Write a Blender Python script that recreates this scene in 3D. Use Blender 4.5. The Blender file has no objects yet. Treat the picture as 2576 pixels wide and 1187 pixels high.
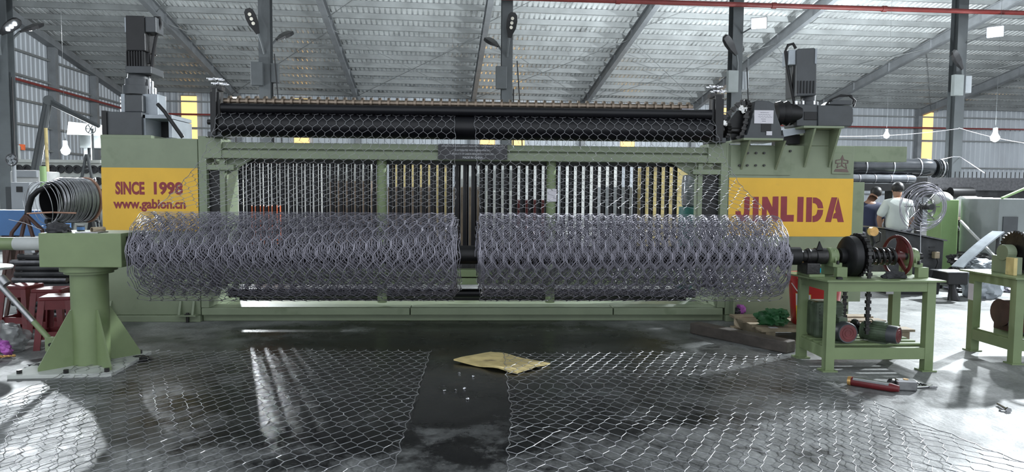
import bpy, bmesh, math, random
from mathutils import Vector, Matrix, noise
random.seed(7)
R = math.radians
SC = bpy.context.scene
COL = SC.collection

# ------------------------------------------------------------------ camera
FPX, CX, CY, CAMH = 1730.0, 1288.0, 593.5, 1.5
YAW, PITCH, ROLL = R(2.7), math.atan(107 / FPX), 0.0079
fw = Vector((math.sin(YAW) * math.cos(PITCH), math.cos(YAW) * math.cos(PITCH), -math.sin(PITCH)))
r0 = Vector((math.cos(YAW), -math.sin(YAW), 0)); u0 = r0.cross(fw)
cr = r0 * math.cos(ROLL) + u0 * math.sin(ROLL); cu = u0 * math.cos(ROLL) - r0 * math.sin(ROLL)
cam = bpy.data.cameras.new('camera'); camo = bpy.data.objects.new('camera', cam); COL.objects.link(camo)
mw = Matrix((cr, cu, -fw)).transposed().to_4x4(); mw.translation = (0, 0, CAMH); camo.matrix_world = mw
cam.sensor_width = 36; cam.lens = 36 * FPX / 2576; cam.clip_end = 300; cam.clip_start = .05
SC.camera = camo
# ------------------------------------------------------------------ light and exposure
w = bpy.data.worlds.new('World'); SC.world = w; w.use_nodes = True
w.node_tree.nodes['Background'].inputs[0].default_value = (.87, .93, 1, 1)
w.node_tree.nodes['Background'].inputs[1].default_value = 1.5
SC.view_settings.view_transform = 'Standard'; SC.view_settings.look = 'None'
SC.view_settings.exposure = 0.25; SC.view_settings.gamma = 1; SC.view_settings.use_curve_mapping = False
KEY_W = 8200       # big floodlight hung off frame to the right
LAMP_W = 1700      # hall floodlights on the columns
BACK_W = 900      # heads turned to the back of the hall, lit to brighten the roof
STAND_W = 1100     # added unseen lamp on a stand behind the machine
WORK_W = 560       # hanging work lamps

# ------------------------------------------------------------------ helpers
def at(px, py, Y):
    d = fw + cr * ((px - CX) / FPX) - cu * ((py - CY) / FPX)
    return d * (Y / d.y) + Vector((0, 0, CAMH))
def fl(px, py, Z=0.0):
    d = fw + cr * ((px - CX) / FPX) - cu * ((py - CY) / FPX)
    return d * ((Z - CAMH) / d.z) + Vector((0, 0, CAMH))
BR = R(3.5)                                           # the hall stands a little askew to the machine
def B(xb, yb, z=0.0):
    return Vector((xb * math.cos(BR) - yb * math.sin(BR), xb * math.sin(BR) + yb * math.cos(BR), z))

MATS = {}
def mat(name, col, rough=.55, metal=0.0, var=.25, scale=6.0, bump=0.0, spec=.5, stretch=None, emit=None, alpha=None, dirt=None, trans=0):
    m = bpy.data.materials.new(name); m.use_nodes = True
    nt = m.node_tree; b = nt.nodes['Principled BSDF']
    b.inputs['Roughness'].default_value = rough; b.inputs['Metallic'].default_value = metal
    b.inputs['Specular IOR Level'].default_value = spec
    tc = nt.nodes.new('ShaderNodeTexCoord'); mp = nt.nodes.new('ShaderNodeMapping')
    nt.links.new(tc.outputs['Object'], mp.inputs[0])
    if stretch: mp.inputs['Scale'].default_value = stretch
    nz = nt.nodes.new('ShaderNodeTexNoise'); nz.inputs['Scale'].default_value = scale
    nz.inputs['Detail'].default_value = 6; nz.inputs['Roughness'].default_value = .6
    nt.links.new(mp.outputs[0], nz.inputs['Vector'])
    rp = nt.nodes.new('ShaderNodeValToRGB')
    rp.color_ramp.elements[0].position = .3; rp.color_ramp.elements[1].position = .7
    rp.color_ramp.elements[0].color = (*[c * (1 - var) for c in col], 1)
    rp.color_ramp.elements[1].color = (*[min(1, c * (1 + var)) for c in col], 1)
    nt.links.new(nz.outputs[0], rp.inputs[0])
    out = rp.outputs[0]
    if dirt:
        n2 = nt.nodes.new('ShaderNodeTexNoise'); n2.inputs['Scale'].default_value = dirt[1]; n2.inputs['Detail'].default_value = 8
        nt.links.new(mp.outputs[0], n2.inputs['Vector'])
        r2 = nt.nodes.new('ShaderNodeValToRGB'); r2.color_ramp.elements[0].position = dirt[2]; r2.color_ramp.elements[1].position = dirt[2] + .14
        nt.links.new(n2.outputs[0], r2.inputs[0])
        mx = nt.nodes.new('ShaderNodeMixRGB'); nt.links.new(r2.outputs[0], mx.inputs[0]); nt.links.new(out, mx.inputs[1])
        mx.inputs[2].default_value = (*dirt[0], 1); out = mx.outputs[0]
    nt.links.new(out, b.inputs['Base Color'])
    if bump:
        bp = nt.nodes.new('ShaderNodeBump'); bp.inputs['Strength'].default_value = bump; bp.inputs['Distance'].default_value = .02
        nt.links.new(nz.outputs[0], bp.inputs['Height']); nt.links.new(bp.outputs[0], b.inputs['Normal'])
    if emit:
        b.inputs['Emission Color'].default_value = (*emit[0], 1); b.inputs['Emission Strength'].default_value = emit[1]
    if alpha is not None: b.inputs['Alpha'].default_value = alpha
    if trans: b.inputs['Transmission Weight'].default_value = trans
    MATS[name] = m
    return m
M = MATS
mat('green', (.200, .240, .155), .45, 0, .10, 2.5, dirt=((.13, .165, .095), 3.5, .60))
mat('green_bright', (.180, .235, .115), .42, 0, .10, 3, dirt=((.13, .19, .075), 4, .62))
mat('green_light', (.26, .40, .17), .5, 0, .10, 3)
mat('yellow', (.73, .43, .035), .5, 0, .06, 3, dirt=((.55, .33, .05), 5, .66))
mat('letter_red', (.235, .026, .034), .55, 0, .12, 8)
mat('black', (.010, .010, .011), .42, 0, .3, 5, spec=.35)
mat('black_gloss', (.006, .006, .008), .30, 0, .3, 3, spec=.28)
mat('grease', (.018, .017, .017), .30, .2, .6, 14, bump=.3)
mat('motor_grey', (.045, .050, .055), .42, 0, .15, 6)
mat('motor_light', (.30, .33, .36), .4, .2, .15, 6)
mat('steel', (.33, .33, .34), .32, .9, .25, 10)
mat('worn_steel', (.20, .16, .125), .34, .85, .4, 14, stretch=(1, 6, 6))
mat('chrome', (.62, .62, .64), .18, 1, .05)
mat('wire', (.31, .30, .345), .34, .6, .15, 20)
mat('wire_bright', (.45, .45, .475), .28, .78, .15, 20)
mat('wire_dark', (.10, .10, .105), .35, .7, .3, 20)
mat('column_grey', (.055, .062, .066), .55, 0, .2, 2)
mat('rafter_grey', (.15, .16, .168), .5, .1, .2, 2)
mat('pipe_red', (.16, .022, .019), .5, 0, .2, 3)
mat('roof', (.74, .76, .755), .24, .65, .22, .6, dirt=((.36, .37, .37), 1.1, .58))
mat('purlin', (.155, .165, .165), .5, .1, .2, 1.2)
mat('wall', (.34, .365, .39), .55, .15, .18, .5, stretch=(1, 1, .3), dirt=((.30, .32, .34), 1.2, .60))
mat('skylight', (.8, .5, .15), .6, 0, .08, 2, emit=((1, .64, .26), .95))
mat('white_panel', (.46, .48, .47), .6, 0, .15, 3)
mat('lens', (1, 1, 1), .3, emit=((.86, .94, 1), 60))
mat('led_off', (.55, .52, .45), .4)
mat('bulb', (1, 1, 1), .3, emit=((.90, 1, .96), 90))
mat('paper', (.62, .60, .64), .7, 0, .06, 6)
mat('ink', (.05, .05, .09), .7)
mat('plate_black', (.020, .020, .023), .35, .2, .4, 6, dirt=((.075, .075, .085), 7, .55))
mat('plate_text', (.42, .43, .45), .5)
mat('logo_brown', (.14, .095, .085), .6, 0, .2, 12)
mat('stool_red', (.125, .011, .014), .45, 0, .25, 5, dirt=((.06, .007, .009), 6, .6))
mat('bucket_red', (.40, .014, .016), .35, 0, .12, 4)
mat('label_yellow', (.75, .52, .03), .5, 0, .15, 9, dirt=((.55, .53, .48), 5, .55))
mat('cardboard', (.56, .45, .20), .75, 0, .18, 7, dirt=((.10, .07, .05), 3.2, .58), stretch=(1, 2, 1))
mat('timber', (.085, .072, .062), .75, 0, .5, 5, bump=.5, stretch=(1, .25, 1))
mat('pallet_wood', (.27, .22, .15), .75, 0, .4, 5, bump=.3)
mat('cloth_green', (.016, .09, .028), .55, 0, .5, 8)
mat('rag', (.030, .030, .033), .85, 0, .5, 12, bump=.6)
mat('motor_red', (.13, .026, .028), .55, 0, .3, 8)
mat('motor_green', (.060, .085, .052), .5, 0, .5, 7)
mat('wheel_red', (.085, .012, .012), .4, 0, .3, 6)
mat('blue_paint', (.055, .15, .34), .5, 0, .15, 2)
mat('brown_steel', (.075, .040, .034), .6, .2, .3, 6)
mat('copper', (.42, .24, .17), .5, .3, .2, 5)
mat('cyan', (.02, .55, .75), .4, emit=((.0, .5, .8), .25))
mat('plastic_clear', (.22, .23, .23), .25, 0, .2, 5, alpha=.55)
mat('purple', (.34, .09, .36), .55, 0, .5, 10)
mat('table_metal', (.58, .61, .63), .30, .5, .1, 3)
mat('box_grey', (.30, .32, .34), .5, 0, .08, 3)
mat('booth_grey', (.20, .22, .22), .55, 0, .12, 2)
mat('clutter_dark', (.030, .031, .033), .6, .2, .6, 5, bump=.4)
mat('clutter_brown', (.16, .12, .085), .75, 0, .4, 4)
mat('clutter_pale', (.52, .53, .52), .6, 0, .25, 3)
mat('concrete_pale', (.48, .50, .47), .7, 0, .18, 3)
mat('orange', (.85, .16, .05), .5)
mat('teal', (.03, .14, .13), .5)
mat('film_grey', (.16, .17, .185), .18, .3, .35, 2.5)
mat('film_dark', (.035, .038, .043), .14, .2, .4, 2.5)
mat('shirt_white', (.56, .60, .57), .8, 0, .06, 5, bump=.25)
mat('shirt_navy', (.020, .026, .060), .8, 0, .2, 4)
mat('trousers', (.020, .021, .028), .85)
mat('skin', (.30, .165, .105), .55, 0, .06, 8)
mat('hair', (.008, .007, .007), .5, 0, .3, 40)
mat('brass', (.55, .33, .12), .35, .6, .3, 12)

def floor_material():
    m = bpy.data.materials.new('oily_concrete'); m.use_nodes = True; nt = m.node_tree; L = nt.links.new
    b = nt.nodes['Principled BSDF']
    tc = nt.nodes.new('ShaderNodeTexCoord')
    def nz(s, d=8, r=.6, st=(1, 1, 1)):
        mp = nt.nodes.new('ShaderNodeMapping'); mp.inputs['Scale'].default_value = st; L(tc.outputs['Object'], mp.inputs[0])
        n = nt.nodes.new('ShaderNodeTexNoise'); n.inputs['Scale'].default_value = s; n.inputs['Detail'].default_value = d; n.inputs['Roughness'].default_value = r
        L(mp.outputs[0], n.inputs['Vector']); return n.outputs[0]
    def ramp(src, stops):
        rp = nt.nodes.new('ShaderNodeValToRGB'); e = rp.color_ramp.elements
        e[0].position, e[0].color = stops[0][0], (*stops[0][1], 1); e[1].position, e[1].color = stops[-1][0], (*stops[-1][1], 1)
        for p, c in stops[1:-1]:
            q = e.new(p); q.color = (*c, 1)
        L(src, rp.inputs[0]); return rp.outputs[0]
    def mix(f, a, c, mode='MIX'):
        x = nt.nodes.new('ShaderNodeMixRGB'); x.blend_type = mode
        for i, s in enumerate((f, a, c)):
            if hasattr(s, 'links'): L(s, x.inputs[i])
            elif isinstance(s, tuple): x.inputs[i].default_value = (*s, 1)
            else: x.inputs[i].default_value = s
        return x.outputs[0]
    conc = ramp(nz(1.6), [(.3, (.11, .114, .114)), (.5, (.20, .207, .205)), (.72, (.33, .338, .334))])
    # oily ground round the winder, the machine's shade darkened into its colour, ragged edges
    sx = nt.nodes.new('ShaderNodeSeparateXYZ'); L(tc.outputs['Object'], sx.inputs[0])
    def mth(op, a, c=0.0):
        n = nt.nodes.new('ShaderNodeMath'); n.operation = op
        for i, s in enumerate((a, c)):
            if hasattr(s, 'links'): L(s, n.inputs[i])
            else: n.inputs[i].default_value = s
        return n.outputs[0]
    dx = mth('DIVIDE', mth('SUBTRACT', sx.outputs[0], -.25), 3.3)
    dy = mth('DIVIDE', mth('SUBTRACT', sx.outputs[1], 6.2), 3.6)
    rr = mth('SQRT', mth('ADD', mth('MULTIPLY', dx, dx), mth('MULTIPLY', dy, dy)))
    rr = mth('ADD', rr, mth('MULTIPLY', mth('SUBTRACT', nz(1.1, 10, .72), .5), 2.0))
    oil_shade = ramp(rr, [(.55, (1, 1, 1)), (1.0, (0, 0, 0))])
    c1 = mix(oil_shade, conc, (.008, .0085, .0085))
    green = ramp(nz(1.1, 4), [(.60, (0, 0, 0)), (.70, (.5, .5, .5))])
    c2 = mix(green, c1, (.022, .036, .028))
    spots = ramp(nz(3.2, 3, .5), [(.63, (0, 0, 0)), (.69, (.8, .8, .8))])
    c3 = mix(spots, c2, (.012, .012, .012))
    grit = ramp(nz(38, 4), [(.35, (.75, .75, .75)), (.7, (1.25, 1.25, 1.25))])
    c4 = mix(1.0, c3, grit, 'MULTIPLY')
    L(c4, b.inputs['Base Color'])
    rg1 = ramp(nz(2.4, 6), [(.35, (.44, .44, .44)), (.7, (.64, .64, .64))])
    rg2 = ramp(nz(3.1, 6), [(.35, (.16, .16, .16)), (.7, (.32, .32, .32))])
    rg = mix(oil_shade, rg1, rg2)
    L(rg, b.inputs['Roughness']); L(mix(oil_shade, (.45, .45, .45), (.20, .20, .20)), b.inputs['Specular IOR Level'])
    bp = nt.nodes.new('ShaderNodeBump'); bp.inputs['Strength'].default_value = .35; bp.inputs['Distance'].default_value = .02
    L(nz(7, 8, .65, (1, .55, 1)), bp.inputs['Height']); L(bp.outputs[0], b.inputs['Normal'])
    MATS['floor'] = m
floor_material()

class MB:
    def __init__(s): s.v = []; s.f = []
    def add(s, V, F):
        n = len(s.v); s.v += [tuple(p) for p in V]; s.f += [tuple(i + n for i in q) for q in F]; return s
    def box(s, x0, x1, y0, y1, z0, z1, T=None):
        V = [Vector(p) for p in ((x0, y0, z0), (x1, y0, z0), (x1, y1, z0), (x0, y1, z0), (x0, y0, z1), (x1, y0, z1), (x1, y1, z1), (x0, y1, z1))]
        if T: V = [T @ p for p in V]
        return s.add(V, [(0, 3, 2, 1), (4, 5, 6, 7), (0, 1, 5, 4), (1, 2, 6, 5), (2, 3, 7, 6), (3, 0, 4, 7)])
    def bar(s, p0, p1, w, h, up=(0, 0, 1)):
        p0, p1 = Vector(p0), Vector(p1); d = (p1 - p0).normalized(); u = Vector(up)
        if abs(d.dot(u)) > .98: u = Vector((0, 1, 0))
        a = d.cross(u).normalized(); c = a.cross(d)
        V = [p + a * (i * w / 2) + c * (j * h / 2) for p in (p0, p1) for i, j in ((-1, -1), (1, -1), (1, 1), (-1, 1))]
        return s.add(V, [(0, 1, 2, 3)[::-1], (4, 5, 6, 7), (0, 1, 5, 4), (1, 2, 6, 5), (2, 3, 7, 6), (3, 0, 4, 7)])
    def lathe(s, p0, d, prof, n=20, caps=True):
        p0 = Vector(p0); d = Vector(d).normalized(); a = d.orthogonal().normalized(); c = d.cross(a)
        V = []; F = []; k = len(prof)
        for t, r in prof:
            for i in range(n):
                q = 2 * math.pi * i / n; V.append(p0 + d * t + (a * math.cos(q) + c * math.sin(q)) * r)
        for j in range(k - 1):
            for i in range(n):
                F.append((j * n + i, j * n + (i + 1) % n, (j + 1) * n + (i + 1) % n, (j + 1) * n + i))
        if caps: F.append(tuple(range(n))[::-1]); F.append(tuple((k - 1) * n + i for i in range(n)))
        return s.add(V, F)
    def cyl(s, p0, p1, r, r2=None, n=18):
        p0, p1 = Vector(p0), Vector(p1)
        return s.lathe(p0, p1 - p0, [(0, r), ((p1 - p0).length, r if r2 is None else r2)], n)
    def tube(s, pts, r, n=6, closed=False):
        pts = [Vector(p) for p in pts]; k = len(pts); V = []; F = []; a = None
        for i, p in enumerate(pts):
            t = (pts[(i + 1) % k] - pts[i - 1]) if (closed or 0 < i < k - 1) else (pts[1] - pts[0] if i == 0 else pts[-1] - pts[-2])
            t = t.normalized() if t.length > 1e-9 else Vector((0, 0, 1))
            if a is None: a = t.orthogonal().normalized()
            else:
                a = a - t * a.dot(t); a = a.normalized() if a.length > 1e-6 else t.orthogonal().normalized()
            c = t.cross(a); rr = r[i] if isinstance(r, (list, tuple)) else r
            for j in range(n):
                q = 2 * math.pi * j / n; V.append(p + (a * math.cos(q) + c * math.sin(q)) * rr)
        for i in range(k if closed else k - 1):
            i2 = (i + 1) % k
            for j in range(n): F.append((i * n + j, i * n + (j + 1) % n, i2 * n + (j + 1) % n, i2 * n + j))
        if not closed: F.append(tuple(range(n))[::-1]); F.append(tuple((k - 1) * n + j for j in range(n)))
        return s.add(V, F)
    def ring(s, c, axis, Rr, r, n=28, m=8):
        c = Vector(c); d = Vector(axis).normalized(); a = d.orthogonal().normalized(); b = d.cross(a)
        return s.tube([c + (a * math.cos(2 * math.pi * i / n) + b * math.sin(2 * math.pi * i / n)) * Rr for i in range(n)], r, m, True)
    def prism(s, poly, axis, t0, t1, T=None):
        def P(a, b, t): return Vector({'x': (t, a, b), 'y': (a, t, b), 'z': (a, b, t)}[axis])
        n = len(poly); V = [P(a, b, t0) for a, b in poly] + [P(a, b, t1) for a, b in poly]
        if T: V = [T @ p for p in V]
        F = [tuple(range(n)), tuple(range(n, 2 * n))[::-1]] + [(i, n + i, n + (i + 1) % n, (i + 1) % n) for i in range(n)]
        return s.add(V, F)
    def blob(s, c, rad, seed=0, amp=.25, freq=2.0, sub=3, flat=False):
        bm = bmesh.new(); bmesh.ops.create_icosphere(bm, subdivisions=sub, radius=1)
        V = []
        for v in bm.verts:
            p = v.co.copy(); k = 1 + amp * noise.noise(p * freq + Vector((seed * 7.3, seed * 3.1, seed))) + .5 * amp * noise.noise(p * freq * 2.7 + Vector((seed, 5, seed * 2)))
            q = Vector((p.x * rad[0] * k, p.y * rad[1] * k, p.z * rad[2] * k)) + Vector(c)
            if flat: q.z = max(q.z, c[2] - rad[2] * .55)
            V.append(q)
        F = [tuple(v.index for v in f.verts) for f in bm.faces]; bm.free()
        return s.add(V, F)

INV = {}
def link(name, mb, m, smooth=False, bev=0):
    me = bpy.data.meshes.new(name); me.from_pydata([tuple(p) for p in mb.v], [], mb.f)
    bm = bmesh.new(); bm.from_mesh(me); bmesh.ops.recalc_face_normals(bm, faces=bm.faces); bm.to_mesh(me); bm.free()
    if m: me.materials.append(MATS[m] if isinstance(m, str) else m)
    if smooth:
        me.polygons.foreach_set('use_smooth', [True] * len(me.polygons))
        try: me.set_sharp_from_angle(angle=R(38))
        except Exception: pass
    o = bpy.data.objects.new(name, me); COL.objects.link(o)
    if bev:
        b = o.modifiers.new('edge', 'BEVEL'); b.width = bev; b.segments = 2; b.limit_method = 'ANGLE'; b.angle_limit = R(40)
    return o
def tag(o, label, cat, group=None):
    o['label'] = label; o['category'] = cat
    if group: o['group'] = group
    return o
def thing(name, label, cat, loc=(0, 0, 0), rotz=0, group=None, local=False):
    o = bpy.data.objects.new(name, None); COL.objects.link(o); o.empty_display_size = .1
    o.location = loc; o.rotation_euler = (0, 0, rotz); tag(o, label, cat, group)
    INV[o.name] = Matrix() if local else (Matrix.Translation(Vector(loc)) @ Matrix.Rotation(rotz, 4, 'Z')).inverted()
    return o
def part(name, mb, m, parent, smooth=False, bev=0, label=None):
    o = link(name, mb, m, smooth, bev); o.parent = parent
    if parent.name in INV: o.matrix_parent_inverse = INV[parent.name]
    if label: o['label'] = label
    return o
def solo(name, mb, m, label, cat, group=None, smooth=False, bev=0):
    return tag(link(name, mb, m, smooth, bev), label, cat, group)
def struct(name, mb, m, rot=True, smooth=False):
    o = link(name, mb, m, smooth); o['kind'] = 'structure'
    if rot: o.rotation_euler.z = BR
    return o
def sharecopy(o, parent, loc=None, name=None):
    c = o.copy(); COL.objects.link(c); c.parent = parent; c.matrix_parent_inverse = o.matrix_parent_inverse
    if loc is not None: c.location = loc
    return c
def text_part(name, body, m, parent, x0, x1, z0, z1, y, offset=0.0, ext=.0015, T=None, shear=0):
    cu_ = bpy.data.curves.new(name, 'FONT'); cu_.body = body; cu_.size = 1; cu_.offset = offset; cu_.extrude = .01; cu_.resolution_u = 3
    tmp = bpy.data.objects.new(name, cu_); COL.objects.link(tmp)
    dg = bpy.context.evaluated_depsgraph_get(); me = bpy.data.meshes.new_from_object(tmp.evaluated_get(dg))
    bpy.data.objects.remove(tmp)
    xs = [v.co.x for v in me.vertices]; ys = [v.co.y for v in me.vertices]; ax, bx, ay, by = min(xs), max(xs), min(ys), max(ys)
    for v in me.vertices:
        p = Vector((x0 + (v.co.x - ax) / (bx - ax) * (x1 - x0), y - (ext if v.co.z > 0 else -.002), z0 + (v.co.y - ay) / (by - ay) * (z1 - z0)))
        v.co = T @ p if T else p
    me.materials.clear(); me.materials.append(MATS[m])
    o = bpy.data.objects.new(name, me); COL.objects.link(o); o.parent = parent
    if parent.name in INV: o.matrix_parent_inverse = INV[parent.name]
    return o
def spot_light(loc, aim, power, radius, parent=None, angle=165, col=(.90, .96, 1)):
    l = bpy.data.lights.new('lamp_light', 'SPOT'); l.energy = power; l.shadow_soft_size = radius; l.color = col; l.spot_size = R(angle); l.spot_blend = .35
    o = bpy.data.objects.new('lamp_light', l); COL.objects.link(o)
    m = (Vector(aim) - Vector(loc)).to_track_quat('-Z', 'Y').to_matrix().to_4x4(); m.translation = Vector(loc)
    if parent is not None:
        o.parent = parent
        if parent.name in INV: o.matrix_parent_inverse = INV[parent.name]
    o.matrix_basis = m
    return o
def point_light(loc, power, radius, parent=None, col=(.90, .96, 1)):
    l = bpy.data.lights.new('lamp_light', 'POINT'); l.energy = power; l.shadow_soft_size = radius; l.color = col
    o = bpy.data.objects.new('lamp_light', l); COL.objects.link(o); o.location = loc
    if parent is not None:
        o.parent = parent
        if parent.name in INV: o.matrix_parent_inverse = INV[parent.name]
    return o
def nrm(x, y, z=0): return noise.noise(Vector((x, y, z)))
# ------------------------------------------------------------------ the hall
def corrug(mb, u0, u1, pitch, depth, f):
    """trapezoid rib profile: f(u, d, end) gives the point; end 0/1"""
    us = []; u = u0
    while u < u1:
        us += [(u, 0), (u + pitch * .55, 0), (u + pitch * .66, depth), (u + pitch * .89, depth)]; u += pitch
    us.append((u, 0)); n = len(us)
    mb.add([f(a, d, 0) for a, d in us] + [f(a, d, 1) for a, d in us], [(i, i + 1, n + i + 1, n + i) for i in range(n - 1)])
EAVE, YB, TAN = 6.35, 36.0, .176
XL, XR, Y0 = -15.5, 34.0, -6.0
def roofz(yb): return EAVE + (YB - yb) * TAN
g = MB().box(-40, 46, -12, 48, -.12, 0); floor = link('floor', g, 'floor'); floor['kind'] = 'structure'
g = MB(); corrug(g, XL, XR, .20, .055, lambda u, d, e: (u, (Y0, YB + .3)[e], roofz((Y0, YB + .3)[e]) + d + .16))
ceil = struct('ceiling', g, 'roof')
INV[ceil.name] = Matrix()
def cpart(name, mb, m): o = link(name, mb, m); o.parent = ceil; return o
for k in range(0, 26):                      # purlins
    yb = YB - .25 - k * 1.02; z = roofz(yb)
    g = MB().box(XL, XR, yb - .025, yb + .025, z - .02, z + .155).box(XL, XR, yb - .025, yb + .06, z - .045, z - .02)
    cpart('purlin', g, 'purlin')
RAFX = [-9.9, -4.0, 1.8, 7.6, 13.6, 20.2, 26.6]
for x in RAFX:                              # tapered I rafters
    g = MB()
    a, b = YB, Y0
    def P(yb, dz): return roofz(yb) + dz
    def seg(x0, x1, da, db, ea, eb):
        V = [(x0, a, P(a, da)), (x1, a, P(a, da)), (x1, b, P(b, db)), (x0, b, P(b, db)), (x0, a, P(a, ea)), (x1, a, P(a, ea)), (x1, b, P(b, eb)), (x0, b, P(b, eb))]
        g.add(V, [(0, 3, 2, 1), (4, 5, 6, 7), (0, 1, 5, 4), (1, 2, 6, 5), (2, 3, 7, 6), (3, 0, 4, 7)])
    seg(x - .10, x + .10, -.06, -.06, -.045, -.045); seg(x - .006, x + .006, -.42, -.52, -.06, -.06); seg(x - .10, x + .10, -.435, -.535, -.42, -.52)
    for k in range(9):
        yb = YB - 1.5 - k * 2.6; g.box(x - .09, x + .09, yb - .006, yb + .006, roofz(yb) - .42, roofz(yb) - .05)
    cpart('rafter', g, 'rafter_grey')
for i in range(len(RAFX) - 1):              # wind bracing rods
    for (ya, yb) in ((35, 27), (27, 35), (26, 18)):
        g = MB().tube([(RAFX[i], ya, roofz(ya) - .30), (RAFX[i + 1], yb, roofz(yb) - .30)], .014, 5); cpart('brace_rod', g, 'purlin')
# back wall with translucent strips
g = MB(); corrug(g, XL, XR, .30, .035, lambda u, d, e: (u, YB + .15 - d, (0, EAVE + .3)[e])); wb = struct('wall_back', g, 'wall')
for z in (1.6, 3.1, 4.6, 5.9):
    o = link('girt', MB().box(XL, XR, YB + .0, YB + .11, z, z + .07), 'purlin'); o.parent = wb
for x in RAFX:
    o = link('wall_post', MB().box(x - .12, x + .12, YB - .25, YB + .08, 0, EAVE), 'rafter_grey'); o.parent = wb
wn = 0
for px in (474, 757, 1226, 1302, 1580, 1829, 2334):
    c = None
    d = fw + cr * ((px - CX) / FPX) - cu * ((300 - CY) / FPX)
    t = (YB) / (-d.x * math.sin(BR) + d.y * math.cos(BR)); xb = d.x * t * math.cos(BR) + d.y * t * math.sin(BR)
    wn += 1
    zs = [(3.35, 4.55), (4.62, 5.25), (5.31, 6.2)]
    g = MB().box(xb - .37, xb + .37, YB + .02, YB + .06, 3.30, 3.34).box(xb - .37, xb + .37, YB + .02, YB + .06, 6.21, 6.25)
    wo = struct('window_%d' % wn, g, 'purlin')
    for z0, z1 in zs:
        g = MB(); corrug(g, xb - .36, xb + .34, .075, .018, lambda u, d, e: (u, YB + .085 - d, (z0, z1)[e]))
        o = link('pane', g, 'skylight'); o.parent = wo
# left gable wall
g = MB(); us = []; u = 4.0
while u < YB: us += [(u, 0), (u + .16, 0), (u + .2, .035), (u + .27, .035)]; u += .3
n = len(us); g.add([(XL - d, a, 2.6) for a, d in us] + [(XL - d, a, roofz(a) + .2) for a, d in us], [(i, i + 1, n + i + 1, n + i) for i in range(n - 1)])
wl = struct('wall_left', g, 'wall')
def wpart(name, mb, m): o = link(name, mb, m); o.parent = wl; return o
wpart('lower_wall', MB().box(XL - .15, XL + .05, 4, YB, 0, 2.62), 'white_panel')
for yb in (16.6, 19.9, 23.2, 26.5, 29.8, 33.1):
    wpart('wall_post', MB().box(XL + .02, XL + .30, yb - .11, yb + .11, 0, roofz(yb)), 'rafter_grey')
for z in (3.0, 3.9, 4.8, 5.7, 6.6, 7.5):
    yb1 = min(YB, YB - (z - EAVE) / TAN)
    wpart('girt', MB().box(XL + .01, XL + .12, 4, yb1, z, z + .08), 'purlin')
g = MB(); a, b = YB, 4
g.add([(XL + .02, a, roofz(a) - .28), (XL + .34, a, roofz(a) - .28), (XL + .34, b, roofz(b) - .28), (XL + .02, b, roofz(b) - .28), (XL + .02, a, roofz(a)), (XL + .34, a, roofz(a)), (XL + .34, b, roofz(b)), (XL + .02, b, roofz(b))],
      [(0, 3, 2, 1), (4, 5, 6, 7), (0, 1, 5, 4), (1, 2, 6, 5), (2, 3, 7, 6), (3, 0, 4, 7)])
wpart('gable_rafter', g, 'rafter_grey')

# fire pipes
def pipe_thing(label, pts, r, m='pipe_red', clamps=()):
    t = thing('fire_pipe', label, 'pipe', pts[0])
    part('pipe_run', MB().tube(pts, r, 12), m, t, True)
    for c in clamps: part('coupling', MB().cyl(c - Vector((.06, 0, 0)), c + Vector((.06, 0, 0)), r * 1.3, n=12), m, t, True)
    return t
zs = lambda x: 6.32 + (x + 10) * .009
pp = [B(x, 17.6, zs(x)) for x in (-15.4, -5, 5, 15, 26)]
pipe_thing('long red fire pipe crossing the whole hall under the roof', pp, .062, clamps=[B(x, 17.6, zs(x)) for x in (-8, -1.5, 4.6, 8.8, 11.9)])
pipe_thing('thin red pipe running along the corrugated left wall', [B(XL + .36, 12, 5.55), B(XL + .36, 24, 5.5), B(XL + .36, 35.6, 5.45)], .05)
pipe_thing('thin red pipe running along the far back wall', [B(XL + .4, 35.55, 5.25), B(8, 35.55, 5.25), B(33, 35.55, 5.3)], .045)

# columns of the middle row with their lamps
def lamp_head(parent, base, dirv, up, on, col_m='black', glow=None):
    """LED street-lamp head: arm stub, tapered housing, three lens windows"""
    base = Vector(base); d = Vector(dirv).normalized(); u = Vector(up).normalized(); a = d.cross(u).normalized()
    hd = MB()
    prof = [(0, .05), (.10, .075), (.24, .125), (.42, .14), (.56, .115), (.62, .06)]
    V = []
    for t, hw in prof:
        for sx, sz in ((-1, -.28), (1, -.28), (.8, .42), (-.8, .42)):
            V.append(base + d * t + a * (hw * sx) + u * (.13 * sz * (hw / .14)))
    F = [(0, 1, 2, 3)]
    for i in range(len(prof) - 1):
        for j in range(4): F.append((i * 4 + j, i * 4 + (j + 1) % 4, i * 4 + 4 + (j + 1) % 4, i * 4 + 4 + j))
    F.append(tuple(len(V) - 4 + j for j in range(4)))
    hd.add(V, F); h = part('lamp_housing', hd, col_m, parent, bev=.006)
    for t in (.26, .37, .48):
        c = base + d * t - u * .045
        part('led_window', MB().cyl(c, c - u * .012, .042, n=10), 'lens' if on else 'led_off', h)
    return base + d * .37 - u * .30
COLX = [-10.36, -4.27, 1.78, 7.95, 14.42]
CROW = 18.0
desc = ['grey steel roof column at the far left edge', 'grey steel roof column with lamp above the left end of the top roller', 'grey steel roof column with lamp behind the middle of the machine',
        'grey steel roof column with lamp beside the right gear motors', 'grey steel roof column with lamp near the right edge', 'grey steel roof column outside the right edge']
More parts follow.
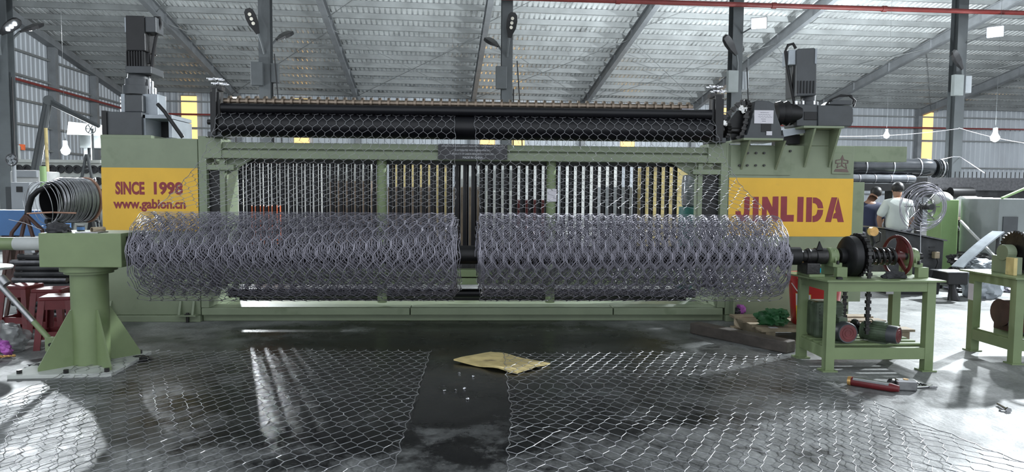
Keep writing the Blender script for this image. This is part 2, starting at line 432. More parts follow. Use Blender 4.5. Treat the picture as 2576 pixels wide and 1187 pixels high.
for i, x in enumerate(COLX):
    t = thing('roof_column', desc[i], 'column', B(x, CROW), BR, 'middle row of roof columns', local=True)
    H = roofz(CROW) - .5
    g = MB().box(-.14, .14, -.15, -.135, 0, H).box(-.14, .14, .135, .15, 0, H).box(-.006, .006, -.135, .135, 0, H)
    part('shaft', g, 'column_grey', t); part('foot_plate', MB().box(-.25, .25, -.25, .25, 0, .02), 'column_grey', t)
    bx = part('control_box', MB().box(-.30, -.02, -.30, -.16, 4.05 + .06 * i, 4.62 + .06 * i), 'column_grey' if i < 3 else 'booth_grey', t, bev=.01)
    if i in (1, 3, 4): part('control_box', MB().box(.15, .33, -.16, .02, 4.15 + .06 * i, 4.62 + .06 * i), 'box_grey' if i > 2 else 'column_grey', t, bev=.01)
    part('conduit', MB().tube([(.18, -.05, 0.2), (.18, -.05, 4.2)], .018, 6), 'black', t)
    if i in (1, 2, 3):
        part('loose_cable', MB().tube([(.25, -.2, 4.9), (.30, -.2, 4.2), (.36, -.22, 3.4), (.42, -.2, 2.4)], .016, 5), 'black', t)
lampdesc = ['lit lamp head on a bent arm at the far left edge', 'dark lamp head above the left end of the top roller', 'dark lamp head above the middle of the top roller',
            'dark lamp head left of the column by the right gear motors', 'dark lamp head left of the column near the right edge', 'lamp head on the column outside the right edge']
for i, x in enumerate(COLX[:5]):
    side = {0: 1, 1: -1, 2: .35, 3: -1, 4: -1}[i]
    zb = {0: 5.15, 1: 5.35, 2: 5.45, 3: 5.2, 4: 5.0}[i]
    t = thing('street_lamp_head', lampdesc[i], 'lamp', B(x, CROW - .2, zb), BR, 'lamp heads fixed to the roof columns', local=True)
    part('arm', MB().tube([(0, 0.05, -.45), (side * .04, -.06, -.2), (side * .10, -.12, 0)], .028, 8), 'column_grey', t, True)
    lamp_head(t, (side * .10, -.12, 0), (side * (.55 if i in (0, 3, 4) else .22), -.15, .62 if i else .35), (0, -.75, .25) if i > 2 else (0, .75, .25) if i else (-.3, .5, .8), i == 0)
# lit floodlights facing the machine
def floodlight(label, loc, aim, power, size=.20, mount=None, radius=.16):
    t = thing('floodlight', label, 'lamp', loc, 0, 'lit floodlights in the hall')
    loc = Vector(loc); d = (Vector(aim) - loc).normalized(); q = d.to_track_quat('-Z', 'Y').to_matrix().to_4x4(); q.translation = loc
    part('housing', MB().box(-size, size, -size * .75, size * .75, .012, .07, q).box(-size * .7, size * .7, -size * .5, size * .5, .07, .12, q), 'motor_grey', t, bev=.006)
    part('lens', MB().box(-size * .9, size * .9, -size * .65, size * .65, .0, .011, q), 'lens', t)
    if mount is not None: part('bracket', MB().tube([loc + Vector((0, .08, 0)), Vector(mount)], .02, 6), 'column_grey', t)
    spot_light(loc + d * (radius + .06), Vector(aim) if power == KEY_W else loc + Vector((-1, -6, -2.2)), power, radius, t, 150)
floodlight('dazzling floodlight on the column left of the right gear motors', B(8.28, 17.35, 5.95), (1, 5, .5), LAMP_W * .8, mount=B(8.05, 17.86, 5.8))
floodlight('dazzling floodlight on the column near the right edge', B(14.95, 17.35, 5.95), (2, 4, .5), LAMP_W * .6, mount=B(14.52, 17.86, 5.75))
floodlight('floodlight hanging from the roof outside the right edge', (12.2, 12.1, 5.9), (3, 4, .5), KEY_W, mount=(12.2, 12.3, 10.0), radius=.10)
g = at(40, 62, 17); spot_light(g + Vector((.15, -.30, -.15)), (-1.5, 3, 0), LAMP_W * 1.2, .12)
for i, x in enumerate(COLX[:5]):            # second heads turned to the back, some added, all lit to brighten the roof
    t = thing('street_lamp_head', ('added lamp head turned away at the far left column', 'small dark lamp head right of the column above the left roller end', 'small dark lamp head left of the middle column', 'added lamp head turned away behind the column by the right gear motors', 'added lamp head turned away behind the column near the right edge')[i], 'lamp', B(x, CROW + .2, 5.35), BR, 'lamp heads fixed to the roof columns', local=True)
    sd = (1, 1, -1, 1, 1)[i]
    part('arm', MB().tube([(0, -.05, -.35), (sd * .1, .06, -.12), (sd * .18, .12, 0)], .028, 8), 'column_grey', t, True)
    lamp_head(t, (sd * .18, .12, 0), (sd * .25, .35, .25), (0, -.3, .8), True)
    spot_light((sd * .25, .75, -.1), (sd * .3, 12, 2.0), BACK_W * (1.1, .9, 1.2, 3.2, 6.0)[i], .15, t)
# hanging work lamps
def work_lamp(label, p, power, top, r=.09):
    p = Vector(p); t = thing('hanging_work_lamp', label, 'lamp', p, 0, 'bare work lamps hanging in the hall')
    part('bulb', MB().lathe(p + Vector((0, 0, r * 1.2)), (0, 0, -1), [(0, r * .45), (r * .5, r * .6), (r * 1.2, r), (r * 1.9, r * .8), (r * 2.3, r * .2)], 14), 'bulb', t, True)
    part('socket', MB().cyl(p + Vector((0, 0, r * 1.2)), p + Vector((0, 0, r * 2.2)), r * .5, n=12), 'motor_light', t, True)
    part('cord', MB().tube([p + Vector((0, 0, r * 2.1)), Vector((p.x, p.y, roofz(p.y - .03 * p.x) - .02))], .0025, 5), 'column_grey', t)
    point_light(p + Vector((0, -.25, -.12)), power, r, t)
work_lamp('dazzling work lamp hanging by the left wall near the spool', at(165, 378, 15), WORK_W * .9, .55, .09)
work_lamp('small work lamp on the string line above the green beam', at(2230, 340, 17), WORK_W * .5, .3, .07)
work_lamp('large yellowish work lamp hanging at the right edge', at(2503, 345, 16), WORK_W * 1.6, .75, .10)
# added unseen lamp behind the machine, throws floor stripes through the guide tubes
p = Vector((-4.86, 14.0, 3.28)); t = thing('added_stand_lamp', 'added unseen lamp on a thin stand behind the left of the machine', 'lamp', (p.x, p.y, 0))
part('head', MB().box(p.x - .12, p.x + .12, p.y, p.y + .08, p.z - .09, p.z + .09), 'motor_grey', t, bev=.01); part('lens', MB().box(p.x - .11, p.x + .11, p.y - .012, p.y, p.z - .08, p.z + .08), 'lens', t)
part('stand', MB().cyl((p.x, p.y + .04, 0), (p.x, p.y + .04, p.z - .09), .018, n=10), 'black', t, True)
for k in range(3): part('foot', MB().tube([(p.x, p.y + .04, .45), (p.x + .35 * math.cos(k * 2.09), p.y + .04 + .35 * math.sin(k * 2.09), .02)], .012, 6), 'black', t)
spot_light(p + Vector((0, -.12, 0)), (-1.6, 4.4, .2), STAND_W, .06, t, 90)
def sag(a, b, s, n=10):
    a, b = Vector(a), Vector(b)
    return [a.lerp(b, i / n) - Vector((0, 0, s * 4 * (i / n) * (1 - i / n))) for i in range(n + 1)]
solo('string_line', MB().tube(sag(B(7.95, 17.84, 3.30), B(14.42, 17.84, 3.40), .22, 16), .007, 5), 'paper', 'white cord strung between the two right columns', 'cord')
solo('string_line', MB().tube(sag(B(14.42, 17.84, 3.42), at(2700, 372, 16.6), .1), .007, 5), 'paper', 'white cord strung from the right column off the right edge', 'cord')
solo('string_line', MB().tube([at(2338, 408, 13.15), B(14.30, 17.84, 2.62), B(14.50, 17.84, 2.62), at(2480, 437, 14.32)], .007, 5), 'paper', 'white cord slung low round the right column', 'cord')
# ------------------------------------------------------------------ the gabion machine
def rect(mb, px0, py0, px1, py1, Y, dep):
    a = at((px0 + px1) / 2, py1, Y); b = at((px0 + px1) / 2, py0, Y); l = at(px0, (py0 + py1) / 2, Y); r = at(px1, (py0 + py1) / 2, Y)
    return mb.box(l.x, r.x, Y, Y + dep, a.z, b.z)
gm = thing('gabion_machine_frame', 'long green steel frame of the gabion machine between two cabinets', 'machine', (0, 8.4, 0))
xs = [-3.19, at(1032, 785, 8).x, at(1542, 785, 8).x, 2.90]
for a, b in zip(xs[:-1], xs[1:]):
    part('base_rail', MB().box(a + .006, b - .006, 7.98, 8.30, .078, .158), 'green', gm, bev=.006)
part('base_sill', MB().box(-3.19, 2.92, 8.04, 9.5, 0, .072), 'green', gm, bev=.006)
for z0, z1, y in ((1.875, 1.966, 8.0), (1.985, 2.058, 8.015)):
    part('top_rail', MB().box(-2.94, 2.68, y, 8.22, z0, z1), 'green', gm, bev=.006)
part('top_web', MB().box(-3.1, 2.86, 8.06, 8.2, 1.88, 2.05), 'green', gm)
for s in (-1, 1):
    x0, x1 = ((-3.13, -2.93), (2.67, 2.89))[s > 0]
    part('end_block', MB().box(x0, x1, 7.985, 8.30, 1.872, 2.10), 'green', gm, bev=.006)
    x0, x1 = ((-3.19, -3.10), (2.83, 2.92))[s > 0]
    part('end_post', MB().box(x0, x1, 7.99, 8.4, .16, 2.12), 'green', gm, bev=.005)
    x0, x1 = ((-3.11, -2.975), (2.63, 2.84))[s > 0]
    part('side_shroud', MB().box(x0, x1, 8.06, 8.16, .40, 1.77), 'black', gm)
    x0, x1 = ((-2.975, -2.915), (2.575, 2.63))[s > 0]
    part('jamb', MB().box(x0, x1, 8.04, 8.10, .42, 1.87), 'green', gm, bev=.004)
    xa, xb = ((-2.92, -2.62), (2.57, 2.27))[s > 0]
    part('corner_gusset', MB().prism([(xa, 1.875), (xb, 1.875), (xa, 1.69)], 'y', 8.12, 8.14), 'green', gm)
    x0, x1 = ((-3.15, -2.80), (2.50, 2.86))[s > 0]
    part('cross_tie', MB().box(x0, x1, 8.0, 8.2, 1.74, 1.80), 'green', gm, bev=.004)
part('rear_beam', MB().box(-3.1, 2.86, 9.25, 9.40, 1.90, 2.085), 'green', gm, bev=.006)
for x in (-1.15, .845):
    part('round_post', MB().cyl((x, 8.16, .2), (x, 8.16, 1.88), .056, n=20), 'green_bright', gm, True)
# lower transverse rails and twisting carriage
for z0, z1 in ((.43, .505), (.52, .60)):
    part('lower_rail', MB().box(-2.95, 2.65, 8.02, 8.25, z0, z1), 'green_bright', gm, bev=.005)
part('carriage', MB().box(-2.95, 2.62, 8.27, 8.5, .60, .74).box(-2.95, 2.62, 8.2, 8.3, .60, .66), 'grease', gm)
part('pit_dark_panel', MB().box(-2.95, 2.62, 8.55, 8.58, .16, .30), 'black', gm)  # black panel standing in for the darkness of the pit below the rails
part('lower_roller', MB().cyl((-2.95, 8.22, .30), (2.62, 8.22, .30), .055, n=16), 'black_gloss', gm, True)
# guide tubes: one mesh shared by all
PITCH_T = .0985
g = MB().cyl((0, 0, .72), (0, 0, 1.885), .0235, n=10).cyl((.034, .05, .72), (.034, .05, 1.885), .015, n=8)
t0 = None; k = 0; TX0, TX1 = at(606, 500, 8.34).x, at(1714, 500, 8.34).x; x = TX0
while x < TX1:
    if t0 is None:
        t0 = part('guide_tube', g, 'black_gloss', gm, True); t0.location = (x, 8.34, 0)
    else: sharecopy(t0, gm, (x, 8.34, 0))
    x += PITCH_T
g = MB().lathe((0, 0, .70), (0, 0, 1), [(0, .03), (.05, .036), (.06, .036), (.10, .028), (.16, .028)], 10)
c0 = None; x = TX0
while x < TX1:
    if c0 is None:
        c0 = part('twist_pinion', g, 'steel', gm, True); c0.location = (x, 8.33, 0)
    else: sharecopy(c0, gm, (x, 8.33, 0))
    x += PITCH_T
part('upper_rack', MB().box(-2.95, 2.6, 8.28, 8.5, 1.84, 1.90), 'black', gm)
# maker's plate
a, b = at(1102, 362, 7.98), at(1276, 402, 7.98)
mp_ = part('maker_plate', MB().box(a.x, b.x, 7.972, 7.985, b.z, a.z), 'plate_black', gm, label='dark plate with pale lettering')
W = b.x - a.x; Hh = a.z - b.z
for body, f0, f1, q0, q1 in (('JIANGYIN JINLIDA LIGHT INDUSTRY MACHINERY CO.,LTD', .05, .94, .80, .92), ('IS INTEGRATED WITH GABION WIRE INC', .25, .75, .54, .66),
                              ('PRODUCTS OF GABION MESH PRODUCTION LINE', .20, .80, .30, .42), ('MADE IN CHINA', .355, .645, .05, .20)):
    text_part('plate_lettering', body, 'plate_text', mp_, a.x + W * f0, a.x + W * f1, b.z + Hh * q0, b.z + Hh * q1, 7.972, .012)
# paper stuck on the right round post
a, b = at(1374, 475, 8.1), at(1402, 507, 8.1)
part('paper_note', MB().box(.79, .905, 8.095, 8.101, b.z, a.z), 'paper', gm)

# ------------------------------------------------------------------ side cabinets
cl = thing('machine_side_cabinet', 'green side cabinet with yellow panel reading SINCE 1998', 'cabinet', (-3.73, 8.5, 0))
part('body', MB().box(-4.27, -3.2, 8.0, 9.3, .075, 2.09), 'green', cl, bev=.008)
part('plinth', MB().box(-4.30, -3.195, 7.97, 9.3, 0, .074), 'green', cl, bev=.006)
pl = part('yellow_panel', MB().box(-4.268, -3.202, 7.9965, 8.004, 1.04, 1.757), 'yellow', cl)
text_part('lettering', 'SINCE', 'letter_red', pl, -4.118, -3.795, 1.452, 1.600, 7.9965, .042)
text_part('lettering', '1998', 'letter_red', pl, -3.692, -3.370, 1.452, 1.600, 7.9965, .042)
text_part('lettering', 'www.gabion.cn', 'letter_red', pl, -4.146, -3.345, 1.262, 1.405, 7.9965, .035)
for x in (-4.20, -3.42, -3.27):
    part('foot_lug', MB().prism([(8.0, .08), (7.93, .08), (7.985, .24), (8.0, .24)], 'x', x - .012, x + .012), 'green', cl)
for x in (-4.22, -3.33):
    part('anchor_bolt', MB().cyl((x, 7.95, .0), (x, 7.95, .11), .018, n=8).cyl((x, 7.95, .075), (x, 7.95, .095), .034, n=6), 'grease', cl)
part('foot_plate', MB().box(-3.45, -3.22, 7.90, 7.99, .074, .088), 'green', cl)
cr_ = thing('machine_side_cabinet', 'green side cabinet with yellow panel reading JINLIDA', 'cabinet', (3.67, 8.5, 0))
part('body', MB().box(2.925, 4.435, 8.0, 9.3, .075, 2.09), 'green', cr_, bev=.008)
part('plinth', MB().box(2.925, 4.45, 7.97, 9.3, 0, .074), 'green', cr_, bev=.006)
pl = part('yellow_panel', MB().box(2.932, 4.433, 7.9965, 8.004, 1.016, 1.706), 'yellow', cr_)
# stencil letters
def PX(u, v):                                   # zoom crop pixels of the sign -> X, Z on the panel
    p = at(1830 + u / 8.05, 480 + v / 8.05, 8.0); return (p.x, p.z)
letters = {'J': [[(340, 120), (450, 120), (440, 470), (425, 560), (370, 620), (270, 625), (190, 590), (160, 510), (160, 410), (265, 410), (272, 470), (300, 500), (325, 470), (332, 410)]],
           'I': [[(515, 120), (632, 120), (622, 622), (505, 622)]],
           'N': [[(703, 120), (805, 120), (905, 330), (915, 115), (1032, 112), (1022, 622), (930, 622), (795, 370), (785, 622), (690, 622)]],
           'L': [[(1080, 112), (1205, 112), (1200, 485), (1342, 485), (1336, 622), (1070, 622)]],
           'I2': [[(1418, 120), (1540, 122), (1526, 628), (1405, 628)]],
           'D': [[(1597, 130), (1712, 130), (1700, 630), (1585, 630)], [(1728, 132), (1800, 136), (1870, 175), (1915, 240), (1938, 352), (1828, 355), (1808, 290), (1775, 255), (1725, 245)],
                 [(1718, 510), (1765, 500), (1800, 465), (1822, 380), (1936, 383), (1920, 480), (1880, 560), (1820, 615), (1750, 632), (1716, 632)]],
           'A': [[(2105, 130), (2222, 132), (2092, 632), (1972, 630)], [(2240, 134), (2352, 632), (2230, 632), (2212, 560), (2125, 558), (2152, 462), (2190, 440), (2180, 385), (2175, 375)]]}
for k, polys in letters.items():
    g = MB()
    for p in polys: g.prism([PX(u, v) for u, v in p], 'y', 7.9945, 7.999)
    part('stencil_letter', g, 'letter_red', pl)
# bolted plate and gusset brackets carrying the drive
part('bolted_plate', MB().box(2.94, 3.66, 7.988, 8.0, 1.74, 2.085), 'green', cr_, bev=.003)
for u, v in ((1880, 385), (1901, 385), (1921, 385), (1859, 416), (1879, 416), (1900, 416), (1921, 416), (1987, 380)):
    p = at(u, v, 7.99); part('bolt', MB().cyl((p.x, 7.995, p.z), (p.x, 7.965, p.z), .014, n=6), 'grease', cr_)
def bracket(x, w, zt, zb, dep):
    part('gusset_bracket', MB().prism([(8.0, zt), (8.0 - dep, zt), (7.985, zb), (8.0, zb)], 'x', x - w / 2, x + w / 2), 'green', cr_)
for px_ in (1868, 1955): bracket(at(px_, 400, 7.95).x, .022, 2.125, 1.80, .26)
for px_ in (2030, 2092): bracket(at(px_, 370, 7.95).x, .022, 2.27, 1.84, .24)
part('drive_shelf', MB().box(at(1868, 350, 7.75).x, at(1968, 350, 7.75).x, 7.72, 8.3, 2.125, 2.150), 'green', cr_, bev=.004)
part('motor_shelf', MB().box(at(2018, 320, 7.8).x, at(2120, 320, 7.8).x, 7.76, 8.7, 2.275, 2.300), 'green', cr_, bev=.004)
part('shelf_column', MB().box(at(2030, 330, 8).x, at(2098, 330, 8).x, 8.0, 8.5, 2.09, 2.275), 'green', cr_, bev=.004)
# star logo on a raised square
a, b = at(2093, 385, 8.0), at(2139, 438, 8.0)
lg = part('logo_plate', MB().box(a.x, b.x, 7.985, 8.0, b.z, a.z), 'green', cr_, bev=.004)
def LG(u, v): p = at(2070 + u / 14.84, 370 + v / 14.84, 7.985); return (p.x, p.z)
def lstroke(mb, pts, w):
    for (p, q) in zip(pts[:-1], pts[1:]):
        a_, b_ = Vector(LG(*p)), Vector(LG(*q)); mb.bar((a_.x, 7.983, a_.y), (b_.x, 7.983, b_.y), w, .006, up=(0, 1, 0))
g = MB(); g.prism([LG(*p) for p in ((735, 290), (800, 480), (640, 470))], 'y', 7.981, 7.9855)
lstroke(g, [(640, 470), (490, 490), (475, 605), (660, 600)], .010); lstroke(g, [(790, 480), (935, 505), (930, 600), (760, 600)], .010)
lstroke(g, [(720, 450), (705, 690)], .016); lstroke(g, [(570, 620), (520, 765), (700, 690), (880, 790), (845, 620)], .010)
g.prism([LG(*p) for p in ((470, 815), (900, 815), (965, 940), (405, 915))], 'y', 7.981, 7.9855)
part('star_emblem', g, 'logo_brown', lg)
for x in (3.02,):
    part('anchor_bracket', MB().box(2.98, 3.16, 7.88, 7.99, .075, .10).box(2.98, 3.0, 7.88, 7.99, .1, .28), 'green', cr_)
part('control_panel', MB().box(4.44, 4.70, 8.22, 8.9, .2, 1.67), 'green', cr_, bev=.005)
for z, m_ in ((1.50, 'blue_paint'), (1.40, 'paper'), (1.22, 'bucket_red')):
    part('push_button', MB().cyl((4.49, 8.22, z), (4.49, 8.195, z), .018, n=10), m_, cr_, True)
gb = solo('green_crossbeam', MB().box(4.3, 5.9, 9.3, 9.5, 1.98, 2.19), 'green', 'wide green beam sticking out behind the JINLIDA cabinet', 'beam', bev=.006)
o = thing('cloth_lump', 'small purple and dark rag lump on the right cabinet foot', 'rag', (3.1, 7.93, .1)); part('fold', MB().blob((3.09, 7.93, .15), (.055, .05, .06), 3, .5), 'purple', o, True); part('fold', MB().blob((3.04, 7.92, .135), (.04, .04, .04), 8, .5), 'rag', o, True)

# ------------------------------------------------------------------ left gear motor
lm = thing('gear_motor', 'tall black gear motor standing on the left cabinet', 'motor', (-3.9, 8.4, 2.09))
part('base_box', rect(MB(), 263, 281, 357, 340, 8.12, .6), 'motor_grey', lm, bev=.008)
part('base_edge', rect(MB(), 256, 278, 268, 340, 8.10, .62), 'black', lm)
part('base_foot', rect(MB(), 252, 339, 378, 349, 8.02, .9), 'green', lm, bev=.003)
g = MB(); rect(g, 357, 288, 432, 298, 8.16, .55); rect(g, 357, 288, 366, 346, 8.16, .55); rect(g, 424, 300, 433, 346, 8.16, .55)
part('open_frame', g, 'motor_light', lm, bev=.003)
part('frame_back', rect(MB(), 362, 295, 428, 346, 8.55, .03), 'black', lm)
g = MB(); rect(g, 314, 238, 358, 282, 8.22, .30); part('gearbox', g, 'motor_grey', lm, bev=.012)
part('gearbox_face', rect(MB(), 358, 236, 397, 290, 8.30, .22), 'motor_light', lm, bev=.006)
part('gearbox_rib', rect(MB(), 304, 236, 314, 282, 8.26, .2), 'motor_light', lm, bev=.004)
g = MB(); c = at(350, 240, 8.42)
zt = at(350, 184, 8.42).z; zb = c.z
g.lathe((c.x, 8.42, zb), (0, 0, 1), [(0, .17), (.10, .17), (.105, .145), (.18, .145), (.185, .12), (zt - zb, .11)], 20)
part('reducer_stack', g, 'motor_grey', lm, True)
for px_ in (314, 320, 377, 384, 391):
    zz = {314: (212, 236), 320: (195, 215), 377: (198, 236), 384: (205, 236), 391: (222, 238)}[px_]
    part('tie_bolt', MB().cyl(at(px_, zz[1], 8.36), at(px_, zz[0], 8.36), .011, n=8), 'chrome', lm, True)
part('motor_flange', rect(MB(), 315, 166, 380, 184, 8.26, .32), 'motor_grey', lm, bev=.006)
g = MB(); rect(g, 318, 126, 362, 167, 8.30, .26)
for k in range(7): rect(g, 317 + k * 6.6, 128, 319.5 + k * 6.6, 166, 8.285, .29)
part('cooling_fins', g, 'black', lm)
part('motor_body', rect(MB(), 316, 39, 364, 128, 8.28, .30), 'black', lm, bev=.012)
part('motor_edge', rect(MB(), 313.5, 44, 317, 80, 8.29, .25), 'motor_light', lm)
jb = part('junction_box', rect(MB(), 364, 42, 392, 81, 8.30, .2), 'motor_grey', lm, bev=.008)
part('connector', MB().cyl(at(372, 80, 8.4), at(372, 160, 8.4), .028, n=10), 'black', lm, True)
part('power_cable', MB().tube([at(388, 44, 8.4), at(402, 44, 8.4), at(404, 60, 8.4), at(392, 95, 8.4), at(386, 130, 8.4), at(380, 178, 8.4), at(376, 192, 8.4)], .017, 8), 'black', lm, True)
part('power_cable', MB().tube([at(397, 262, 8.12), at(415, 282, 8.08), at(440, 318, 8.08), at(460, 346, 8.1)], .022, 8), 'black', lm, True)

# ------------------------------------------------------------------ right drive: reducer and two servo motors
rd = thing('chain_reducer', 'dark trapezoid reducer with paper note and chain drive on the right cabinet', 'gearbox', (3.5, 8.1, 2.15))
def poly(pts, Y): return [(at(u, v, Y).x, at(u, v, Y).z) for u, v in pts]
part('housing', MB().prism(poly([(1877, 346), (1967, 346), (1966, 322), (1952, 282), (1948, 260), (1935, 254), (1918, 252), (1900, 253), (1894, 290)], 7.95), 'y', 7.95, 8.30), 'motor_grey', rd, bev=.01)
part('foot', rect(MB(), 1872, 340, 1972, 351, 7.93, .4), 'motor_grey', rd)
a, b = at(1898, 277, 7.94), at(1945, 311, 7.94)
nt_ = part('paper_note', MB().box(a.x, b.x, 7.938, 7.944, b.z, a.z), 'paper', rd, label='white paper note with handwriting')
for q, (f0, f1) in zip((.82, .66, .50, .34, .18), ((.3, .75), (.2, .85), (.2, .95), (.35, .6), (.4, .6))):
    W = b.x - a.x; Hh = a.z - b.z
    part('handwriting', MB().tube([(a.x + W * (f0 + (f1 - f0) * i / 14), 7.937, b.z + Hh * q + .004 * math.sin(i * 2.3)) for i in range(15)], .0013, 4), 'ink', nt_)
a, b = at(1928, 330, 7.94), at(1942, 341, 7.94); part('rating_label', MB().box(a.x, b.x, 7.938, 7.944, b.z, a.z), 'paper', rd)
part('window_recess', rect(MB(), 1915, 311, 1940, 332, 7.945, .01), 'black', rd)
g = MB(); c0_ = at(1950, 285, 8.15); g.lathe(c0_, (1, 0, 0), [(0, .13), (.06, .15), (.07, .12), (.14, .15), (.15, .12), (.25, .11), (.30, .09)], 18)
part('input_bell', g, 'black', rd, True)
# sprockets and chain
sA = at(1868, 268, 8.05); sB = at(1812, 325, 8.05)
def sprocket(mb, c, axis, rad, teeth, wid):
    c = Vector(c); d = Vector(axis).normalized(); a = d.orthogonal().normalized(); b_ = d.cross(a); V = []; n = teeth * 2
    for t in (-wid / 2, wid / 2):
        for i in range(n):
            rr = rad * (1.0 if i % 2 else .88); q = 2 * math.pi * i / n; V.append(c + d * t + (a * math.cos(q) + b_ * math.sin(q)) * rr)
    return mb.add(V, [tuple(range(n)), tuple(range(n, 2 * n))[::-1]] + [(i, (i + 1) % n, n + (i + 1) % n, n + i) for i in range(n)])
part('drive_sprocket', sprocket(MB(), sA + Vector((.03, 0, 0)), (1, .35, 0), .085, 15, .05), 'grease', rd)
part('driven_sprocket', sprocket(MB(), sB + Vector((.05, .05, 0)), (1, .35, 0), .13, 22, .05), 'grease', rd)
def chain(mb, pts, w=.02, h=.014, pitch=.03):
    pts = [Vector(p) for p in pts]
    L = [0]
    for p, q in zip(pts[:-1], pts[1:]): L.append(L[-1] + (q - p).length)
    s = 0; i = 0; k = 0
    while s + pitch < L[-1]:
        def P(x):
            for j in range(len(L) - 1):
                if L[j + 1] >= x: return pts[j].lerp(pts[j + 1], (x - L[j]) / max(1e-9, L[j + 1] - L[j]))
            return pts[-1]
        a, b = P(s), P(s + pitch * .92); kk = 1.25 if k % 2 else .75
        mb.bar(a, b, w * kk, h * (1.2 if k % 2 else .8), up=(0, 1, 0)); s += pitch; k += 1
    return mb
g = MB(); chain(g, [at(1812, 300, 8.02), at(1830, 290, 8.02), at(1857, 262, 8.02), at(1868, 256, 8.02), at(1878, 262, 8.02), at(1880, 275, 8.02), at(1876, 305, 8.02), at(1866, 340, 8.02), at(1852, 352, 8.02)], .05, .03, .035)
part('drive_chain', g, 'grease', rd)
part('chain_guard', MB().prism(poly([(1822, 320), (1855, 278), (1880, 276), (1876, 320), (1866, 352), (1840, 352), (1838, 325)], 8.1), 'y', 8.1, 8.13), 'black', rd)
part('drive_shaft', MB().cyl((at(1790, 330, 8.1).x, 8.1, at(1800, 328, 8.1).z), (at(1860, 330, 8.1).x, 8.1, at(1800, 328, 8.1).z), .035, n=14).cyl((at(1806, 330, 8.1).x, 8.1, at(1800, 328, 8.1).z), (at(1828, 330, 8.1).x, 8.1, at(1800, 328, 8.1).z), .07, n=14), 'grease', rd, True)

rm = thing('gear_motor', 'dark grey twin gear motor, one upright one lying, on the right cabinet', 'motor', (4.2, 8.3, 2.3))
part('gearbox', rect(MB(), 2005, 262, 2058, 318, 8.08, .35), 'motor_grey', rm, bev=.012)
part('gearbox_window', rect(MB(), 2023, 281, 2056, 302, 8.072, .02), 'black', rm, bev=.004)
part('lying_motor', MB().prism(poly([(2058, 264), (2142, 266), (2147, 274), (2147, 306), (2142, 318), (2058, 318)], 8.06), 'y', 8.06, 8.42), 'motor_grey', rm, bev=.012)
part('terminal_box', MB().prism(poly([(2082, 263), (2098, 252), (2143, 252), (2143, 264)], 8.12), 'y', 8.12, 8.36), 'motor_grey', rm, bev=.006)
part('input_neck', MB().lathe(at(1984, 290, 8.25), (1, 0, 0), [(0, .12), (.05, .12), (.06, .09), (.14, .10)], 18), 'black', rm, True)
part('upright_motor', MB().prism(poly([(2010, 122), (2050, 120), (2055, 126), (2054, 240), (2003, 243), (2003, 126)], 8.12), 'y', 8.12, 8.42), 'motor_grey', rm, bev=.012)
part('motor_edge', rect(MB(), 2050.5, 122, 2055.5, 160, 8.112, .3), 'motor_light', rm)
g = MB()
for k in range(6): rect(g, 2006 + k * 8, 203, 2009 + k * 8, 234, 8.108, .02)
part('cooling_fins', g, 'black', rm)
part('junction_box', rect(MB(), 1986, 125, 2008, 163, 8.14, .2), 'motor_light', rm, bev=.008)
part('connector', MB().cyl(at(1999, 162, 8.2), at(1999, 240, 8.2), .03, n=10), 'black', rm, True)
part('neck', MB().lathe(at(2032, 266, 8.27), (0, 0, 1), [(0, .12), (.04, .12), (.05, .085), (.16, .09)], 18), 'motor_grey', rm, True)
for px_ in (2003, 2020, 2048): part('flange_bolt', MB().cyl(at(px_, 266, 8.16), at(px_, 254, 8.16), .016, n=8), 'chrome', rm, True)
part('power_cable', MB().tube([at(2002, 122, 8.2), at(1995, 110, 8.2), at(1983, 113, 8.2), at(1976, 130, 8.2), at(1980, 165, 8.2), at(1990, 220, 8.2), at(1999, 266, 8.2)], .018, 8), 'black', rm, True)
part('power_cable', MB().tube([at(2078, 264, 8.15), at(2088, 252, 8.15), at(2110, 242, 8.15), at(2135, 240, 8.15), at(2148, 250, 8.15), at(2146, 262, 8.15)], .012, 8), 'black', rm, True)
part('power_cable', MB().tube([at(2080, 266, 8.2), at(2092, 250, 8.2), at(2115, 239, 8.2), at(2140, 240, 8.2), at(2152, 254, 8.2), at(2147, 268, 8.2)], .012, 8), 'black', rm, True)
o = solo('steel_channel', MB().bar(at(1968, 336, 8.0), at(2022, 326, 8.0), .05, .08), 'motor_light', 'pale steel channel lying between the two right gear boxes', 'channel')
part('lower_box', rect(MB(), 1968, 338, 2012, 362, 8.1, .3), 'black', rm)

# ------------------------------------------------------------------ top feed rollers
fr = thing('mesh_feed_roller_set', 'black feed rollers with ringed steel shaft across the machine top', 'roller', (0, 7.95, 2.1))
XA, XB = -2.88, 2.66
part('mesh_drum', MB().cyl((XA, 7.92, 2.240), (XB, 7.92, 2.240), .132, n=32), 'black_gloss', fr, True)
part('press_roller', MB().cyl((XA, 7.90, 2.425), (XB, 7.90, 2.425), .058, n=24), 'black_gloss', fr, True)
sh = part('collar_shaft', MB().cyl((XA, 7.96, 2.51), (XB - .2, 7.96, 2.51), .036, n=20), 'worn_steel', fr, True)
g = MB().cyl((-.013, 0, 0), (.013, 0, 0), .064, n=18); c0 = None; x = XA + .07
while x < XB - .2:
    if c0 is None: c0 = part('collar', g, 'worn_steel', sh, True); c0.location = (x, 7.96, 2.51)
    else: sharecopy(c0, sh, (x, 7.96, 2.51))
    x += PITCH_T
